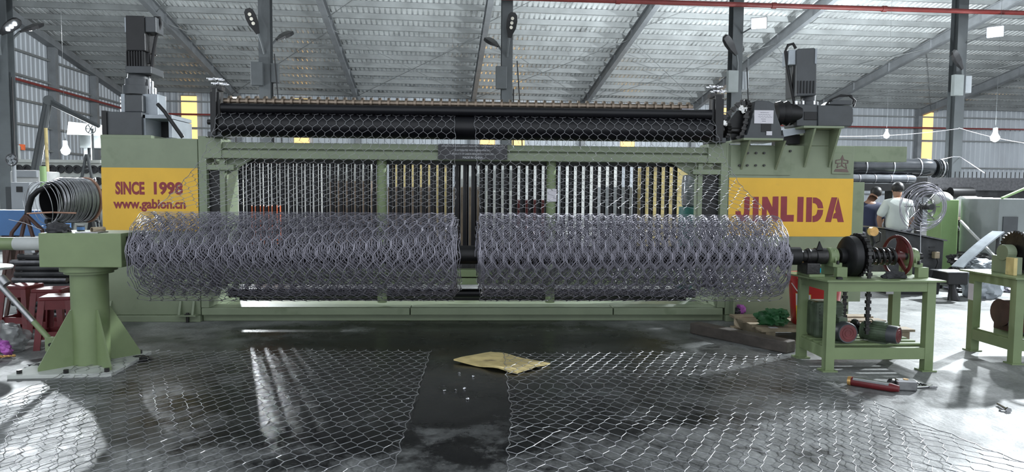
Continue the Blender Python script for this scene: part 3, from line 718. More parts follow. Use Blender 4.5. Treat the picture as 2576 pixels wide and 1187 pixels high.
for s in (0, 1):
    x0, x1 = ((-3.0, -2.89), (2.66, 2.80))[s]
    e = part('end_bearing_plate', MB().prism([(7.80, 2.12), (8.2, 2.12), (8.2, 2.20), (8.08, 2.34), (8.06, 2.64), (7.84, 2.64), (7.82, 2.34), (7.80, 2.2)], 'x', x0 + .03, x1 - .03).box(x0, x1, 7.86, 7.90, 2.15, 2.60), 'black', fr, bev=.006)
    xc = (x0 + x1) / 2
    part('screw_head', MB().cyl((xc, 7.95, 2.60), (xc, 7.95, 2.74), .016, n=10).box(x0 - .01, x1 + .01, 7.9, 8.0, 2.62, 2.665), 'grease', e)
    for dz, off in ((2.70, .03), (2.75, -.02)):
        g = MB().cyl((xc + off, 7.95, dz - .008), (xc + off, 7.95, dz + .010), .035, n=12)
        for k in range(6):
            q = k * math.pi / 3 + off * 20; g.bar((xc + off, 7.95, dz), (xc + off + .085 * math.cos(q), 7.95 + .085 * math.sin(q), dz), .014, .014)
            g.blob((xc + off + .088 * math.cos(q), 7.95 + .088 * math.sin(q), dz), (.013, .013, .013), k, .1, 1, 1)
        part('star_handle', g, 'chrome', e, True)
part('stub_shaft', MB().cyl((-3.04, 7.9, 2.27), (-2.9, 7.9, 2.27), .03, n=14), 'black', fr, True)
part('scale_strip', MB().box(XB - .34, XB - .2, 7.895, 7.9, 2.47, 2.49), 'paper', fr)
for s, x in ((0, -2.96), (1, 2.74)):
    part('pedestal', MB().box(x - .07, x + .09, 7.85, 8.2, 2.102, 2.16), 'motor_grey', fr, bev=.006)
# ------------------------------------------------------------------ hexagonal wire mesh
def hexnet(W, rows, w=.1, h=.098, tw=.042, seed=0, jit=.006, v0=0.0):
    """edges of a double-twist net in (u, v): list of (p, q, kind)"""
    rnd = random.Random(seed); n = int(round(W / w)); E_ = []; J = {}
    def nd(r, i2, top):
        k = (r, i2, top)
        if k not in J: J[k] = (i2 * w / 2 + rnd.uniform(-jit, jit), v0 + r * h + (tw if top else 0) + rnd.uniform(-jit, jit))
        return J[k]
    for r in range(rows):
        off = r % 2
        for i in range(n + (0 if off else 1)):
            i2 = 2 * i + off
            E_.append((nd(r, i2, 0), nd(r, i2, 1), 1))
            if r + 1 < rows:
                for s in (-1, 1):
                    j2 = i2 + s
                    if 0 <= j2 <= 2 * n - (0 if off else 0) and 0 <= j2 <= 2 * n:
                        E_.append((nd(r, i2, 1), nd(r + 1, j2, 0), 0))
    sel = []                                         # selvedge wires follow the net edge
    for side in (0, 2 * n):
        pts = []
        for r in range(rows):
            if r % 2 == 0: pts += [nd(r, side, 0), nd(r, side, 1)]
            else: a = nd(r, side + (1 if side == 0 else -1), 0); pts.append(((a[0] + side * w / 2) / 2 + (-.012 if side == 0 else .012), a[1] + tw / 2))
        sel.append(pts)
    return E_, sel
def net_mesh(mb, E_, f, r=.0018, rt=.003):
    V = mb.v; F = mb.f
    for p, q, k in E_:
        a, b = Vector(f(*p)), Vector(f(*q)); d = b - a
        if d.length < 1e-6: continue
        d.normalize(); x = d.orthogonal().normalized(); y = d.cross(x); rr = rt if k else r; n = len(V)
        for c in (a - d * rr * .4, b + d * rr * .4):
            for s, t in ((1, 0), (0, 1), (-1, 0), (0, -1)): V.append(tuple(c + x * (s * rr) + y * (t * rr)))
        for j in range(4): F.append((n + j, n + (j + 1) % 4, n + 4 + (j + 1) % 4, n + 4 + j))
def fast_link(name, mb, m, parent=None):
    me = bpy.data.meshes.new(name); me.from_pydata(mb.v, [], mb.f); me.materials.append(MATS[m])
    me.polygons.foreach_set('use_smooth', [True] * len(me.polygons))
    o = bpy.data.objects.new(name, me); COL.objects.link(o)
    if parent is not None:
        o.parent = parent
        if parent.name in INV: o.matrix_parent_inverse = INV[parent.name]
    return o
SY, SZ = 5.97, .965                                   # winding shaft axis
# web path in (Y, Z): over the drum, slack to the roll
PATH = []
for q in range(96, 44, -9): PATH.append((7.92 - .141 * math.cos(R(q)), 2.240 + .141 * math.sin(R(q))))
PATH += [(7.74, 2.235), (7.64, 2.14), (7.53, 2.035), (7.42, 1.94), (7.29, 1.85), (7.15, 1.76), (6.9, 1.645), (6.62, 1.53), (6.38, 1.44), (6.22, 1.385), (6.10, 1.345)]
PL = [0]
for a, b in zip(PATH[:-1], PATH[1:]): PL.append(PL[-1] + math.dist(a, b))
def path(v):
    v = max(0, min(PL[-1], v))
    for j in range(len(PL) - 1):
        if PL[j + 1] >= v:
            t = (v - PL[j]) / (PL[j + 1] - PL[j]); return (PATH[j][0] + (PATH[j + 1][0] - PATH[j][0]) * t, PATH[j][1] + (PATH[j + 1][1] - PATH[j][1]) * t)
    return PATH[-1]
def roll(label, X0, X1, seed, skew, sk, D0, D1):
    W = X1 - X0
    t = thing('wire_mesh_roll', label, 'mesh roll', ((X0 + X1) / 2, SY, SZ - .37), 0, 'rolls of hexagonal wire mesh on the winding shaft')
    # wound wraps, the outer ones lying almost in register
    NW = 15
    for k in range(NW):
        rr0 = .362 - k * (.0125 if k < 5 else .024) + (.0575 if k >= 5 else 0)
        rr0 = (.362, .350, .337, .323, .308, .296, .284, .270, .255, .238, .220, .200, .178, .150, .115)[k]
        rows = 2 * max(3, round(math.pi * rr0 / .104)); 
        if k < 5: rows = 22
        h = 2 * math.pi * rr0 / rows
        E_, sel = hexnet(W, rows + 1, h=h, tw=h * .42, seed=seed + k * (1 if k >= 5 else 0), jit=.0035)
        rk = random.Random(seed * 31 + k)
        du = .011 * k * sk[0] if k < 5 else rk.uniform(-.03, .03); dq = sk[1] * .035 * k if k < 5 else rk.uniform(0, 1)
        de = rk.uniform(-.012, .012)
        def sp(u, v):
            rr = rr0 + .007 * nrm(u * 1.6, v * 2.0, seed) + .002 * nrm(u * 9, v * 9, k)
            q = dq + (v / rr0) + skew * (u / W - .5); lx = 1 + de / W
            return (X0 + u * lx + du + .010 * nrm(v * 2.2, seed, k * .3) + .012 * math.sin(v * 2 + seed) * (1 if k else .5), SY - math.cos(q) * rr, SZ + math.sin(q) * rr)
        g = MB(); net_mesh(g, E_, sp, .0020, .0031); fast_link('mesh_wrap', g, 'wire', t)
        for s_ in sel: g = MB(); g.tube([sp(*p) for p in s_], .0026, 4); fast_link('selvedge_wire', g, 'wire', t)
    h = .098
    # slack outer loop hanging below
    E_, sel = hexnet(W, 11, seed=seed + 3, jit=.008)
    def lo(u, v):
        q = R(-30) - v / .385; rr = .383 + .018 * max(0, -math.sin(q)) + .006 * nrm(u * 2, v * 3, seed)
        return (X0 + u, SY - math.cos(q) * rr, SZ + math.sin(q) * rr)
    g = MB(); net_mesh(g, E_, lo, .0021, .0031); fast_link('loose_outer_wrap', g, 'wire', t)
    # web running up to the drum
    rows = int(PL[-1] / h) + 1
    E_, sel = hexnet(W, rows, seed=seed + 9, jit=.007)
    def wb_(u, v):
        y, z = path(v); k = max(0, min(1, (v - .35) / .5)); z += k * (.022 * nrm(u * 1.4, v * 2, seed) + .008 * nrm(u * 6, v * 6, seed))
        t_ = min(1, v / PL[-1]); a_ = D0 + (X0 - D0) * t_; b_ = D1 + (X1 - D1) * t_
        return (a_ + (b_ - a_) * u / W + .01 * nrm(v * 2, seed), y, z)
    g = MB(); net_mesh(g, E_, wb_, .0020, .0031); fast_link('running_web', g, 'wire_bright', t)
    for s_ in sel: g = MB(); g.tube([wb_(*p) for p in s_], .0026, 4); fast_link('selvedge_wire', g, 'wire_bright', t)
roll('left of the two grey wire mesh rolls on the shaft', -2.82, -.185, 11, .9, (1, 1), -2.92, -.25)
roll('right of the two grey wire mesh rolls on the shaft', .0, 2.575, 23, .1, (.5, -1.3), -.07, 2.66)

def sheet(label, X0, X1, Y0_, rows, seed, zf, xf):
    W = X1 - X0
    t = thing('wire_mesh_sheet', label, 'mesh sheet', ((X0 + X1) / 2, 4.8, 0), 0, 'wire mesh sheets on the floor')
    E_, sel = hexnet(W, rows, seed=seed, jit=.009)
    def f(u, v):
        x, y = X0 + u, Y0_ - v
        z = max(.006, zf(x, y))
        return (x + xf(x, y) + .012 * nrm(x * 1.5, y * 1.5, seed), y + .012 * nrm(x * 1.5, y * 1.5, seed + 9), z)
    g = MB(); net_mesh(g, E_, f, .0019, .0031); fast_link('net', g, 'wire_bright', t)
    for s_ in sel: g = MB(); g.tube([f(*p) for p in s_], .0026, 4); fast_link('selvedge_wire', g, 'wire_bright', t)
def zl(x, y):
    z = .030 + .030 * nrm(x * .9, y * 1.1, 3) + .012 * nrm(x * 3, y * 3, 5)
    if x < -2.8 and y > 5.4: z = min(z, .045)
    z += .03 * max(0, 4.2 - y)
    return z
sheet('left wire mesh sheet lying unrolled on the dark floor', -3.35, -.47, 6.42, 42, 5, zl, lambda x, y: .0)
def zr(x, y):
    z = .030 + .028 * nrm(x * .9 + 7, y * 1.1, 3) + .012 * nrm(x * 3, y * 3, 6)
    z += .07 * max(0, 4.6 - y) * max(0, min(1, (1.1 - x) / .8))
    if x < 1.2 and 5.2 < y: z = max(z, .035)
    z += .05 * max(0, 5.2 - y) * max(0, min(1, (x - 1.8) / .8))
    return z
sheet('right wire mesh sheet lying unrolled over the cardboard', .22, 2.82, 6.28, 40, 8, zr, lambda x, y: -.06 * max(0, 4.6 - y) * max(0, min(1, (1.8 - x) / 1.5)))
# ------------------------------------------------------------------ winding shaft and its left pedestal
ws = thing('winding_shaft', 'black winding shaft carrying both mesh rolls', 'shaft', (0, SY, SZ - .08))
part('shaft_tube', MB().cyl((-2.88, SY, SZ), (2.84, SY, SZ), .080, n=28), 'black', ws, True)
for x in (-2.885, 2.69): part('end_disc', MB().cyl((x, SY, SZ), (x + .03, SY, SZ), .125, n=28), 'black', ws, True)
pd = thing('winder_pedestal', 'green pedestal with box head and gusseted foot left of the rolls', 'pedestal', (-3.31, SY, 0))
PXc = -3.31
hx0, hx1 = at(97, 628, 5.72).x, at(305, 628, 5.72).x
part('head_box', MB().box(hx0, hx1, 5.72, 6.22, .872, 1.150), 'green_bright', pd, bev=.006)
part('head_recess', MB().box(hx1, hx1 + .035, 5.80, 6.14, .90, 1.12), 'black', pd)
part('bearing_collar', MB().cyl((hx1 + .035, SY, SZ), (-2.885, SY, SZ), .10, n=24), 'green', pd, True)
part('pillar', MB().cyl((PXc, SY, .03), (PXc, SY, .80), .143, n=36), 'green_bright', pd, True)
part('flange', MB().cyl((PXc, SY, .80), (PXc, SY, .822), .185, n=36).cyl((PXc, SY, .824), (PXc, SY, .872), .215, n=36), 'green_bright', pd, True)
for ang in (50, 140, 230, 318):
    d = Vector((math.cos(R(ang)), math.sin(R(ang)), 0)); n_ = Vector((-d.y, d.x, 0)) * .007
    V = []
    for s in (-1, 1):
        for rr, z in ((.13, .03), (.40, .03), (.40, .06), (.155, .50), (.13, .50)):
            V.append(Vector((PXc, SY, z)) + d * rr + n_ * s)
    part('gusset', MB().add(V, [(0, 1, 2, 3, 4), (9, 8, 7, 6, 5)] + [(i, (i + 1) % 5, 5 + (i + 1) % 5, 5 + i) for i in range(5)]), 'green_bright', pd)
T = Matrix.Translation((PXc - .03, SY, 0)) @ Matrix.Rotation(R(4), 4, 'Z')
part('base_plate', MB().box(-.42, .36, -.40, .40, 0, .030, T), 'concrete_pale', pd, bev=.004)
for ux, uy in ((-.36, -.34), (0, -.36), (.30, -.34), (.30, .3)): part('anchor_bolt', MB().cyl(T @ Vector((ux, uy, .03)), T @ Vector((ux, uy, .06)), .02, n=6), 'grease', pd)
part('side_arm', MB().cyl((hx0, 5.97, 1.045), (hx0 - 1.2, 5.97, 1.045), .055, n=20), 'green_bright', pd, True)
part('arm_tape', MB().cyl((hx0 - .10, 5.97, 1.045), (hx0 - .34, 5.97, 1.045), .0565, n=20), 'white_panel', pd, True)
e0 = at(133, 862, 5.86); e1 = at(-70, 640, 5.95)
part('brace_tube', MB().tube([e0, e0.lerp(e1, .25)], .022, 12), 'green_bright', pd, True); part('brace_rod', MB().tube([e0.lerp(e1, .24), e1], .024, 12), 'steel', pd, True)
q = at(10, 706, 5.93); part('brace_collar', MB().cyl(q - (e1 - e0).normalized() * .04, q + (e1 - e0).normalized() * .04, .034, n=14), 'steel', pd, True)
part('brace_bracket', MB().box(e0.x - .055, e0.x + .055, 5.84, 5.88, e0.z - .07, e0.z + .05), 'green_bright', pd, bev=.004)
part('brace_pin', MB().cyl((e0.x, 5.84, e0.z - .01), (e0.x, 5.82, e0.z - .01), .016, n=8), 'grease', pd)
# on the pedestal head
for k, (u, v, r_, s_) in enumerate(((142, 578, .055, 1), (153, 588, .035, 2), (160, 576, .04, 5))):
    p = at(u, v, 5.78 + .05 * k); p.z = 1.15 + r_ * .55
    solo('oily_rag', MB().blob(p, (r_ * 1.5, r_, r_), s_, .5, 2.5, 3, True), 'rag', ('biggest black oily rag heaped on the pedestal head', 'small black rag at the front edge of the pedestal head', 'middle black rag behind the others on the pedestal head')[k], 'rag', 'rags on the pedestal head', True)
a, b = at(231, 580, 5.85), at(262, 574, 5.95); a.z = b.z = 1.15 + .022
g = MB().lathe(a, b - a, [(0, .016), (0, .022), ((b - a).length, .022), ((b - a).length, .016)], 14, False)
solo('short_steel_pipe', g, 'pallet_wood', 'short rusty pipe lying on the pedestal head', 'pipe', None, True)
p = at(203, 572, 6.05); p.z = 1.15
o = thing('tool_tin', 'small tin with a blue sticker on the pedestal head', 'tin', p); part('tin', MB().cyl(p, p + Vector((0, 0, .05)), .03, n=14), 'motor_grey', o, True); part('sticker', MB().cyl(p + Vector((0, 0, .01)), p + Vector((0, 0, .035)), .0305, n=14), 'blue_paint', o, True)
o = solo('steel_plate_offcut', MB().box(hx0 + .28, hx0 + .46, 5.74, 5.9, 1.15, 1.158), 'steel', 'thin bright steel offcut on the pedestal head', 'plate')

# ------------------------------------------------------------------ right bench with the winding drive
bn = thing('drive_bench', 'green steel bench carrying the chain winding drive', 'bench', (3.42, 5.95, 0))
BX0, BX1, BY0, BY1, BZ = 2.955, 3.90, 5.66, 6.22, .775
V = [(2.80, 6.30, BZ), (2.93, 5.63, BZ), (3.965, 5.63, BZ), (3.965, 6.30, BZ)]
part('bench_top', MB().prism([(x, y) for x, y, z in V], 'z', BZ, BZ + .014), 'green_bright', bn)
for x, y in ((BX0, BY0), (BX1 - .075, BY0), (BX0, BY1 - .07), (BX1 - .075, BY1 - .07)):
    part('leg', MB().prism([(x, y), (x + .075, y), (x + .075, y + .012), (x + .012, y + .012), (x + .012, y + .07), (x, y + .07)], 'z', .012, BZ).box(x - .03, x + .10, y - .02, y + .09, 0, .012), 'green_bright', bn)
part('apron', MB().box(BX0 + .07, BX1 - .07, BY0 + .004, BY0 + .016, .690, BZ), 'green_bright', bn)
part('apron', MB().box(BX0 + .002, BX0 + .014, BY0 + .07, BY1 - .07, .690, BZ), 'green_bright', bn)
part('apron', MB().box(BX0 + .07, BX1 - .07, BY1 - .016, BY1 - .004, .690, BZ), 'green_bright', bn)
part('apron', MB().box(BX1 - .016, BX1 - .004, BY0 + .07, BY1 - .07, .690, BZ), 'green_bright', bn)
for y0 in (BY0 + .004, BY1 - .07): part('lower_rail', MB().box(BX0 + .07, BX1 - .07, y0, y0 + .05, .105, .205), 'green_bright', bn, bev=.003)
for x0 in (BX0 + .002, BX1 - .05): part('lower_rail', MB().box(x0, x0 + .045, BY0 + .06, BY1 - .07, .105, .205), 'green_bright', bn, bev=.003)
for k, y0 in enumerate((BY0 + .10, BY0 + .22, BY0 + .34, BY0 + .44)): part('shelf_slat', MB().box(BX0 + .02, BX1 - .02, y0, y0 + .055, .205, .222), 'green_bright', bn)
p = at(2237, 755, BY1 - .08); part('paper_note', MB().box(p.x - .035, p.x + .035, BY1 - .085, BY1 - .081, .60, .73), 'paper', bn)

wd = thing('winding_drive', 'greasy clutch, chain, spring and red handwheel drive on the bench', 'drive', (3.4, SY, BZ + .014))
BT = BZ + .014
part('drive_shaft', MB().cyl((2.84, SY, SZ), (3.96, SY, SZ), .032, n=18), 'grease', wd, True)
part('coupling', MB().lathe((2.835, SY, SZ), (1, 0, 0), [(0, .045), (.015, .062), (.03, .05), (.06, .052), (.062, .060), (.085, .072), (.10, .066), (.14, .066), (.145, .074), (.24, .074), (.25, .05)], 22), 'grease', wd, True)
part('latch_lever', MB().prism([(2.97, SZ + .06), (3.03, SZ + .06), (3.01, SZ + .10), (2.995, SZ + .135), (2.985, SZ + .10)], 'y', SY - .06, SY - .04), 'black', wd)
part('brake_block', MB().box(2.87, 2.99, SY - .10, SY + .1, BT + .02, SZ - .055), 'grease', wd, bev=.01); part('block_foot', MB().box(2.88, 3.02, SY - .12, SY + .12, BT, BT + .025), 'green_bright', wd, bev=.004)
for x in (3.135, 3.865):
    pb = part('pillow_block', MB().lathe((x - .045, SY, SZ), (1, 0, 0), [(0, .058), (.01, .074), (.03, .078), (.06, .078), (.08, .074), (.09, .058)], 22).box(x - .04, x + .04, SY - .11, SY + .11, SZ - .085, SZ - .05), 'green_bright', wd, True)
    part('block_rib', MB().prism([(SY - .09, SZ - .05), (SY + .09, SZ - .05), (SY + .06, SZ + .06), (SY - .06, SZ + .06)], 'x', x - .008, x + .008), 'green_bright', pb)
    for y in (SY - .115, SY + .115):
        st = part('block_stand', MB().box(x - .02, x + .075, y - .028, y + .028, BT, SZ - .085), 'green_bright', wd, bev=.004)
        part('stand_bolt', MB().cyl((x, y, SZ - .06), (x, y, SZ - .03), .013, n=6), 'grease', st)
part('clutch_drum', MB().lathe((3.20, SY, SZ), (1, 0, 0), [(0, .07), (.05, .07), (.055, .155), (.075, .178), (.135, .182), (.155, .165), (.16, .10), (.20, .08)], 36), 'black', wd, True)
part('chain_sprocket', sprocket(MB(), (3.375, SY, SZ), (1, 0, 0), .190, 30, .022), 'grease', wd)
g = MB(); cpts = [(3.375, SY - .192 * math.cos(R(q)), SZ + .192 * math.sin(R(q))) for q in range(0, 181, 10)]
cpts = [(3.375, SY - .19, .30)] + cpts + [(3.375, SY + .19, .30)]
chain(g, cpts, .034, .026, .03); part('drive_chain', g, 'grease', wd)
sp_ = [(3.41 + .30 * i / 96, SY + .068 * math.cos(i * math.pi / 8), SZ + .068 * math.sin(i * math.pi / 8)) for i in range(97)]
part('clutch_spring', MB().tube(sp_, .0145, 8), 'grease', wd, True)
# handwheel
hw = part('handwheel_rim', MB().ring((3.735, SY, SZ), (1, .12, 0), .178, .015, 40, 10), 'wheel_red', wd, True, label='red handwheel')
for k in range(3):
    q = R(100 + 120 * k); p = Vector((3.735, SY, SZ)) + Vector((0, math.cos(q), math.sin(q))) * .175
    part('handwheel_spoke', MB().prism([(-.026, .03), (.026, .03), (.014, .175), (-.014, .175)], 'x', -.008, .008, Matrix.Translation((3.735, SY, SZ)) @ Matrix.Rotation(q - math.pi / 2, 4, 'X')), 'wheel_red', hw)
part('handwheel_hub', MB().cyl((3.70, SY, SZ), (3.785, SY, SZ), .048, n=18), 'wheel_red', hw, True)
part('handwheel_web', MB().prism([(-.16, .04), (-.05, .05), (.02, .16), (-.06, .165), (-.13, .11)], 'x', -.006, .006, Matrix.Translation((3.735, SY, SZ))), 'wheel_red', hw)
# loose things on the bench
g = MB().blob((3.62, 5.80, BT + .022), (.10, .055, .04), 4, .5, 2.2, 3, True).blob((3.56, 5.79, BT + .015), (.06, .05, .028), 9, .5, 2.5, 3, True)
solo('oily_rag', g, 'rag', 'black oily rag on the bench below the red handwheel', 'rag', None, True)
p = at(2038, 683, 5.9)
o = thing('spray_can', 'small clear bottle with a cyan label behind the brake block', 'bottle', (3.06, 6.05, BT)); part('bottle', MB().lathe((3.06, 6.05, BT), (0, 0, 1), [(0, .022), (.075, .022), (.09, .010), (.105, .010)], 14), 'plastic_clear', o, True); part('label', MB().cyl((3.06, 6.05, BT + .02), (3.06, 6.05, BT + .06), .0225, n=14), 'cyan', o, True)
solo('black_cap', MB().lathe((3.08, 5.72, BT), (0, 0, 1), [(0, .028), (.018, .026), (.02, .02)], 16), 'black', 'round black cap on the near left bench corner', 'cap', None, True)

# electric motors under the bench
def emotor(label, T, R_, L_, red, group, chainw=False):
    t = thing('electric_motor', label, 'motor', T.translation, 0, group)
    def X(mb): mb.v = [tuple(T @ Vector(p)) for p in mb.v]; return mb
    part('stator', X(MB().lathe((0, 0, 0), (0, 1, 0), [(.05, R_ * .96), (L_ * .75, R_ * .96)], 28)), 'motor_green', t, True)
    g = MB()
    for k in range(22):
        q = 2 * math.pi * k / 22; g.bar((R_ * 1.0 * math.cos(q), .07, R_ * 1.0 * math.sin(q)), (R_ * math.cos(q), L_ * .72, R_ * math.sin(q)), .006, R_ * .12, up=(math.cos(q), 0, math.sin(q)))
    part('cooling_fins', X(g), 'motor_green', t)
    part('fan_cowl', X(MB().lathe((0, 0, 0), (0, 1, 0), [(-.01, R_ * .84), (-.012, R_ * .95), (0, R_ * 1.02), (.07, R_ * 1.04), (.07, R_ * .9)], 30)), 'motor_grey', t, True)
    part('cowl_face', X(MB().lathe((0, -.013, 0), (0, 1, 0), [(0, R_ * .3), (.003, R_ * .86), (.02, R_ * .86)], 30)), red, t, True)
    part('cowl_vents', X(MB().ring((0, -.012, 0), (0, 1, 0), R_ * .55, .004, 24, 5).ring((0, -.013, 0), (0, 1, 0), R_ * .3, .004, 20, 5)), red, t, True)
    part('terminal_box', X(MB().box(-R_ * .45, R_ * .45, L_ * .25, L_ * .55, R_ * .85, R_ * 1.35)), 'motor_green', t, bev=.006)
    part('end_shield', X(MB().lathe((0, L_ * .75, 0), (0, 1, 0), [(0, R_ * 1.05), (.02, R_ * 1.05), (.03, R_ * .6), (.06, R_ * .4), (.09, .02), (.14, .02)], 26)), 'motor_green', t, True)
    part('foot', X(MB().box(-R_ * .8, R_ * .8, L_ * .2, L_ * .6, -R_ * 1.12, -R_ * .95)), 'motor_green', t)
    part('lifting_eye', X(MB().ring((0, L_ * .62, R_ * 1.2), (1, 0, 0), .018, .005, 14, 6)), 'motor_green', t, True)
    return t
SH = .222
emotor('round red-faced electric motor at the left under the bench', Matrix.Translation((3.17, 5.72, SH + .10)), .088, .30, 'motor_red', 'electric motors under the bench')
emotor('green red-ended electric motor lying at the right under the bench', Matrix.Translation((3.60, 5.70, SH + .085)) @ Matrix.Rotation(R(38), 4, 'Z'), .075, .36, 'motor_red', 'electric motors under the bench')
g = MB(); part_ = thing('worm_gearbox', 'dark gearbox with chain behind the left motor under the bench', 'gearbox', (3.25, 6.05, SH))
part('case', MB().box(3.02, 3.28, 5.98, 6.18, SH, SH + .33), 'motor_green', part_, bev=.03)
g = MB()
for k in range(6): g.box(3.05, 3.27, 5.970, 5.985, SH + .15 + k * .028, SH + .162 + k * .028)
part('ribs', g, 'motor_green', part_)
part('sprocket', sprocket(MB(), (3.375, SY, .33), (1, 0, 0), .07, 14, .025), 'grease', part_)
part('hub', MB().cyl((3.28, SY, .33), (3.42, SY, .33), .035, n=14), 'grease', part_, True)

# second bench at the right edge
b2 = thing('drive_bench', 'green steel bench at the right edge with a big dark chain wheel', 'bench', (5.3, 6.2, 0))
QX0, QX1, QY0, QY1 = 4.79, 6.0, 5.88, 6.48
part('bench_top', MB().box(QX0 - .06, QX1 + .05, QY0 - .06, QY1 + .06, .775, .790), 'green_bright', b2)
for x, y in ((QX0, QY0), (QX1 - .08, QY0), (QX0, QY1 - .07), (QX1 - .08, QY1 - .07)):
    part('leg', MB().prism([(x, y), (x + .08, y), (x + .08, y + .012), (x + .012, y + .012), (x + .012, y + .07), (x, y + .07)], 'z', .012, .775).box(x - .02, x + .1, y - .02, y + .09, 0, .012), 'green_bright', b2)
part('apron', MB().box(QX0 + .07, QX1 - .07, QY0 + .004, QY0 + .016, .690, .775), 'green_bright', b2); part('apron', MB().box(QX0 + .002, QX0 + .014, QY0 + .06, QY1 - .06, .690, .775), 'green_bright', b2)
part('lower_rail', MB().box(QX0 + .07, QX1 - .07, QY0 + .004, QY0 + .05, .12, .22), 'green_bright', b2, bev=.003); part('lower_rail', MB().box(QX0 + .002, QX0 + .05, QY0 + .06, QY1 - .06, .12, .22), 'green_bright', b2, bev=.003)
part('shelf_plate', MB().box(QX0 + .02, QX1 - .02, QY0 + .06, QY1 - .06, .22, .235), 'green_bright', b2)
p = at(2441, 735, QY1 - .07); part('paper_note', MB().box(QX0 - .003, QX0 - .001, QY1 - .07, QY1 + .0, .50, .66), 'paper', b2)
d2 = thing('winding_drive', 'big dark clutch wheel drive on the right edge bench', 'drive', (5.3, 6.2, .79))
part('clutch_drum', MB().lathe((5.02, 6.2, .985), (1, 0, 0), [(0, .08), (.05, .08), (.06, .17), (.10, .195), (.20, .195), (.22, .16)], 36), 'black', d2, True)
part('chain_sprocket', sprocket(MB(), (5.02, 6.2, .985), (1, 0, 0), .205, 32, .022), 'grease', d2)
part('drive_shaft', MB().cyl((4.9, 6.2, .985), (5.9, 6.2, .985), .032, n=16), 'grease', d2, True)
for x in (4.93, 5.8): part('pillow_block', MB().box(x - .03, x + .05, 6.06, 6.34, .79, .95).cyl((x - .04, 6.2, .985), (x + .05, 6.2, .985), .075, n=20), 'green_bright' if x > 5 else 'green', d2, bev=.004)
part('guard_block', MB().box(4.85, 4.885, 6.0, 6.1, .79, .95), 'cardboard', d2, bev=.004)
part('handwheel', MB().ring((5.55, 6.2, .985), (1, .1, 0), .18, .015, 36, 8), 'wheel_red', d2, True)
emotor('brown red-ended motor on the right edge bench shelf', Matrix.Translation((4.93, 6.0, .235 + .10)) @ Matrix.Rotation(R(-62), 4, 'Z'), .088, .34, 'motor_red', None)
solo('worm_gearbox', MB().cyl((4.98, 6.3, .40), (5.35, 6.3, .40), .13, n=24).box(5.0, 5.3, 6.2, 6.4, .235, .40), 'brown_steel', 'round brown gearbox behind the motor on the right edge bench', 'gearbox', None, True)

# ------------------------------------------------------------------ on the floor, right
pa = thing('wooden_pallet', 'worn wooden pallet under the red bucket behind the bench', 'pallet', (3.6, 7.2, 0))
for y in (6.75, 7.0, 7.25, 7.5): part('deck_board', MB().box(2.85, 4.45, y, y + .16, .12, .145), 'pallet_wood', pa, bev=.003)
for x in (2.9, 3.6, 4.3): part('bearer', MB().box(x, x + .10, 6.76, 7.64, .02, .12), 'pallet_wood', pa, bev=.003)
for y in (6.75, 7.5): part('bottom_board', MB().box(2.85, 4.45, y, y + .12, 0, .02), 'pallet_wood', pa)
bk = thing('paint_bucket', 'red lidded plastic bucket with yellow label behind the bench', 'bucket', (3.55, 7.08, .145))
bx, by, bz = 3.55, 7.08, .145
part('tub', MB().lathe((bx, by, bz), (0, 0, 1), [(0, .215), (.02, .225), (.46, .262), (.462, .272), (.50, .272)], 36), 'bucket_red', bk, True)
part('lid', MB().lathe((bx, by, bz + .50), (0, 0, 1), [(0, .285), (.03, .285), (.035, .275), (.035, .255), (.02, .25)], 36), 'bucket_red', bk, True)
for q in range(0, 360, 30): part('lid_tab', MB().bar(Vector((bx, by, bz + .495)) + Vector((math.cos(R(q)), math.sin(R(q)), 0)) * .285, Vector((bx, by, bz + .528)) + Vector((math.cos(R(q)), math.sin(R(q)), 0)) * .285, .03, .008), 'bucket_red', bk)
V = []; n = 8
for z in (.06, .34):
    for i in range(n + 1):
        q = R(198 + 38 * i / n); rr = .2275 + (z / .46) * .037 + .002; V.append((bx + rr * math.cos(q), by + rr * math.sin(q), bz + z))
lb = part('label', MB().add(V, [(i, i + 1, n + 2 + i, n + 1 + i) for i in range(n)]), 'label_yellow', bk)
V = []
for z in (.21, .335):
    for i in range(n + 1):
        q = R(199 + 36 * i / n); rr = .2275 + (z / .46) * .037 + .0035; V.append((bx + rr * math.cos(q), by + rr * math.sin(q), bz + z))
part('label_print', MB().add(V, [(i, i + 1, n + 2 + i, n + 1 + i) for i in range(n)]), 'paper', lb)
part('handle', MB().tube([(bx + .28 * math.cos(R(q)), by + .28 * math.sin(R(q)), bz + .44 - .22 * math.sin(R((q - 190) * 180 / 160))) for q in range(190, 351, 16)], .005, 6), 'white_panel', bk)
g = MB().blob((3.06, 6.98, .21), (.15, .12, .10), 2, .55, 2.4, 4, True).blob((3.12, 6.95, .27), (.09, .08, .06), 6, .6, 3, 3)
solo('green_cloth', g, 'cloth_green', 'crumpled dark green cloth on the pallet corner', 'cloth', None, True)
solo('paper_scrap', MB().box(2.98, 3.06, 6.84, 6.90, .145, .148), 'paper', 'small pale paper scrap on the pallet by the green cloth', 'paper')
a, b = fl(1735, 838), fl(1978, 890); d_ = (b - a).normalized()
T = Matrix.Translation(a) @ Matrix.Rotation(math.atan2(d_.y, d_.x), 4, 'Z'); Ln = (b - a).length
solo('timber_beam', MB().box(0, Ln, 0, .15, 0, .115, T), 'timber', 'long dark timber beam lying on the floor beside the bench', 'beam', None, False, .010)
p = fl(1900, 838); solo('steel_sheet_scrap', MB().prism([(p.x - .14, p.y - .05), (p.x + .02, p.y - .09), (p.x + .17, p.y - .03), (p.x + .10, p.y + .09), (p.x - .10, p.y + .06)], 'z', 0, .006), 'white_panel', 'pale scrap sheet on the floor behind the timber beam', 'scrap')
